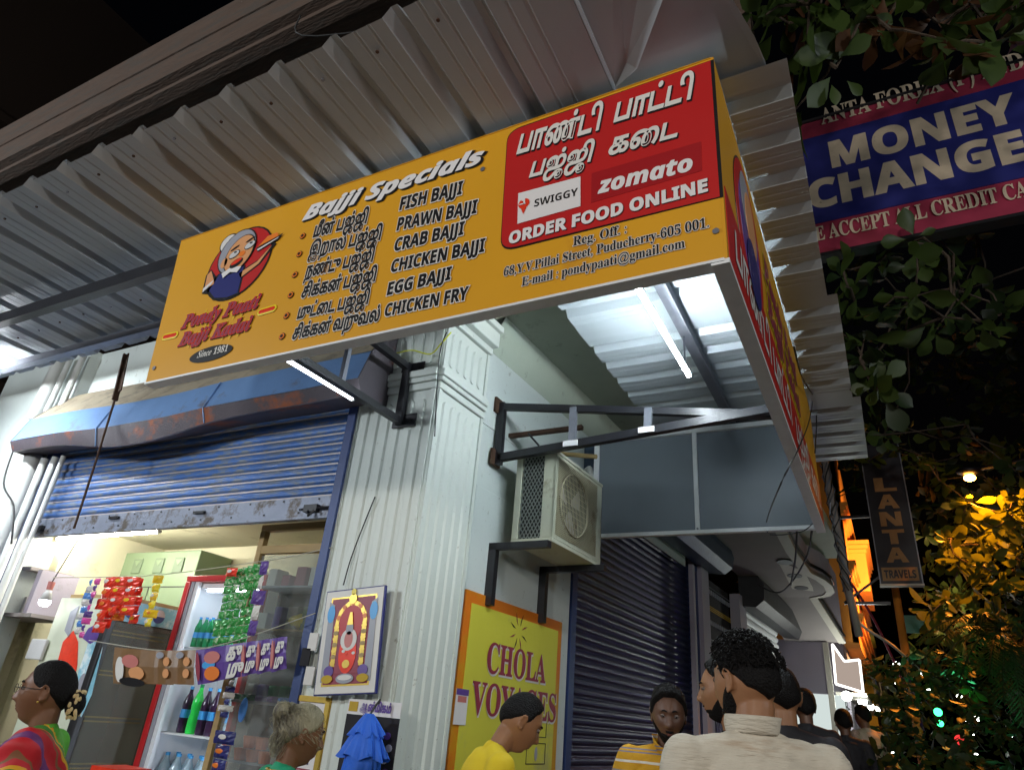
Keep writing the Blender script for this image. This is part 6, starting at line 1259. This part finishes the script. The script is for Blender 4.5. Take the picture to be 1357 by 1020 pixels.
far = scatter([(1235, 650, 1357, 740, 8.6, 10.5, 34), (1195, 720, 1357, 800, 8.2, 10, 34), (1230, 790, 1345, 860, 8.0, 9.5, 18), (1260, 620, 1370, 700, 10.2, 12, 22), (1150, 590, 1357, 650, 10, 13, 30)], rr)
far = [p for p in far if not LP(p) and clear(p, 1080, 620, 1243, 800)]
mid = [p for p in mid if clear(p, 1080, 600, 1240, 800)]
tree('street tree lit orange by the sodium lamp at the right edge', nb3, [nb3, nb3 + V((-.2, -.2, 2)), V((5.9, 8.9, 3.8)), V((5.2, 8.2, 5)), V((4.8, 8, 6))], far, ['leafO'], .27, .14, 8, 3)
nb4 = V((4.6, 7.4, GZ-.14))
def BC(p): return clear(p, 1000, 600, 1165, 1100)
bush = scatter([(1165, 860, 1357, 940, 7.0, 9.0, 60), (1160, 930, 1357, 1040, 6, 8.5, 90), (1290, 760, 1380, 900, 7, 8.5, 24)], rr)
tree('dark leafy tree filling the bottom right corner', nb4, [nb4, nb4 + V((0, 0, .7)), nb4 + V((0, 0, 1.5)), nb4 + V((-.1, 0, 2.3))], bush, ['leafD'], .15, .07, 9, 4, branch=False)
# dark distant canopy behind everything on the right
nb5 = V((9, 20, GZ-.14))
back = scatter([(1110, 420, 1400, 660, 14, 20, 90), (1215, 640, 1400, 960, 13, 18, 90), (1130, 830, 1300, 1000, 14, 18, 30)], rr)
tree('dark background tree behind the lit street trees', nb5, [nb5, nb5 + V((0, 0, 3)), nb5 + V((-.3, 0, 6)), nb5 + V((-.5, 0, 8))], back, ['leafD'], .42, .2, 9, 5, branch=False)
# palm
pt = thing('palm_tree', (6.0, 8.0, GZ-.14), 'green lit palm with feathery fronds above the bushes on the right', 'palm tree'); rr = random.Random(8)
G().tube([(6.0, 8.0, GZ-.14), (5.9, 7.95, 1.6), (5.5, 7.8, 3.0)], [.11, .09, .07], 9).obj('trunk', 'bark', pt, smooth=True)
P0 = dep(1345, 850, 7.6)
for i, (px, py, d) in enumerate(((1225, 872, 7.2), (1215, 850, 7.6), (1250, 838, 7.3), (1270, 905, 7.0), (1330, 930, 6.9), (1357, 960, 7), (1290, 835, 7.6), (1240, 890, 7.9), (1310, 900, 6.8))):
    P1 = dep(px, py, d); g = G(); N = 16; pts = [P0.lerp(P1, t/N) + V((0, 0, .25*sin(pi*t/N))) for t in range(N+1)]; g.tube(pts, .008, 4)
    for k_ in range(2, N):
        d_ = (pts[k_+1]-pts[k_]).normalized() if k_ < N else d_; sd = d_.cross(Z_).normalized()
        for s in (-1, 1):
            for h_ in (0, .5):
                a = pts[k_].lerp(pts[min(k_+1, N)], h_); tip = a + sd*s*.22*(1-.4*k_/N) + d_*.12 + V((0, 0, -.05+rr.uniform(-.03, .03))); w_ = d_*.014; g.add([a - w_, a + w_, tip], [(0, 1, 2)])
    g.obj('frond', 'leafD', pt, fix=False)
# the sodium street lamp
lpz = dep(1285, 633, 9.6); sl_ = thing('sodium_lamp', (lpz.x+1.6, lpz.y+.3, GZ-.14), 'glaring orange sodium street lamp among the trees', 'street lamp')
G().tube([(lpz.x+1.6, lpz.y+.3, GZ-.14), (lpz.x+1.6, lpz.y+.3, lpz.z), (lpz.x+1.2, lpz.y+.25, lpz.z+.35), (lpz.x+.1, lpz.y, lpz.z+.12)], [.07, .05, .035, .03], 8).obj('pole', 'dboard', sl_, smooth=True)
G().ell(lpz + V((0, 0, .10)), .16, .12, .06, 14, 8).obj('lamp_hood', 'dboard', sl_, smooth=True); G().ell(lpz, .075, .06, .05, 14, 8).obj('lamp_glass', 'sod', sl_, smooth=True)
so_ = lamp('SPOT', 'sodium_light', lpz + V((0, -.05, -.10)), 760, (1, .29, .025), shadow_soft_size=.06, spot_size=radians(125), spot_blend=.4); aim(so_, lpz + V((.5, -.5, -2)))
for i, (px, py, d, m_, lb, r0) in enumerate(((1243, 943, 9, 'green_e', 'upper green traffic signal lamp seen through leaves', .05), (1246, 958, 9, 'green_e', 'lower green traffic signal lamp seen through leaves', .04), (1272, 980, 10, 'redem', 'dull red lamp low among the dark leaves', .07))):
    tag(G().ell(dep(px, py, d), r0, r0*.6, r0, 12, 8).obj('signal_lamp', m_, smooth=True), lb, 'lamp')
lamp('POINT', 'green_glow', dep(1262, 900, 7.6) + V((.1, -.3, -.1)), 5, (.1, 1, .35), shadow_soft_size=.1)
rr = random.Random(33)
for i in range(12):
    px, py = rr.uniform(1175, 1357), rr.uniform(845, 1018); p = dep(px, py, rr.uniform(10, 13)); g = G(); r0 = rr.uniform(.015, .04); g.ell(p, r0*1.6, r0, r0, 8, 5); tag(g.obj('distant_lamp', 'white_e', smooth=True), 'tiny distant white lamp seen through the dark leaves', 'lamp', 'distant lamps beyond the trees')
lamp('POINT', 'bulb_row_light', dep(1135, 930, 12.5) + V((.3, 0, 0)), 60, (.95, 1, .93), shadow_soft_size=.1)
fl_ = lamp('SPOT', 'facade_light', V((4.2, 12.4, 4.4)), 2600, (1, .55, .2), shadow_soft_size=.15, spot_size=radians(80), spot_blend=.5); aim(fl_, (1.9, 16.5, 5.2))  # added spot to brighten the orange facade, no fitting built
# facade opposite, off to the far left
fb = thing('dark_facade', (-22, -2, GZ), 'unlit reddish building front in the darkness at the top left', 'building')
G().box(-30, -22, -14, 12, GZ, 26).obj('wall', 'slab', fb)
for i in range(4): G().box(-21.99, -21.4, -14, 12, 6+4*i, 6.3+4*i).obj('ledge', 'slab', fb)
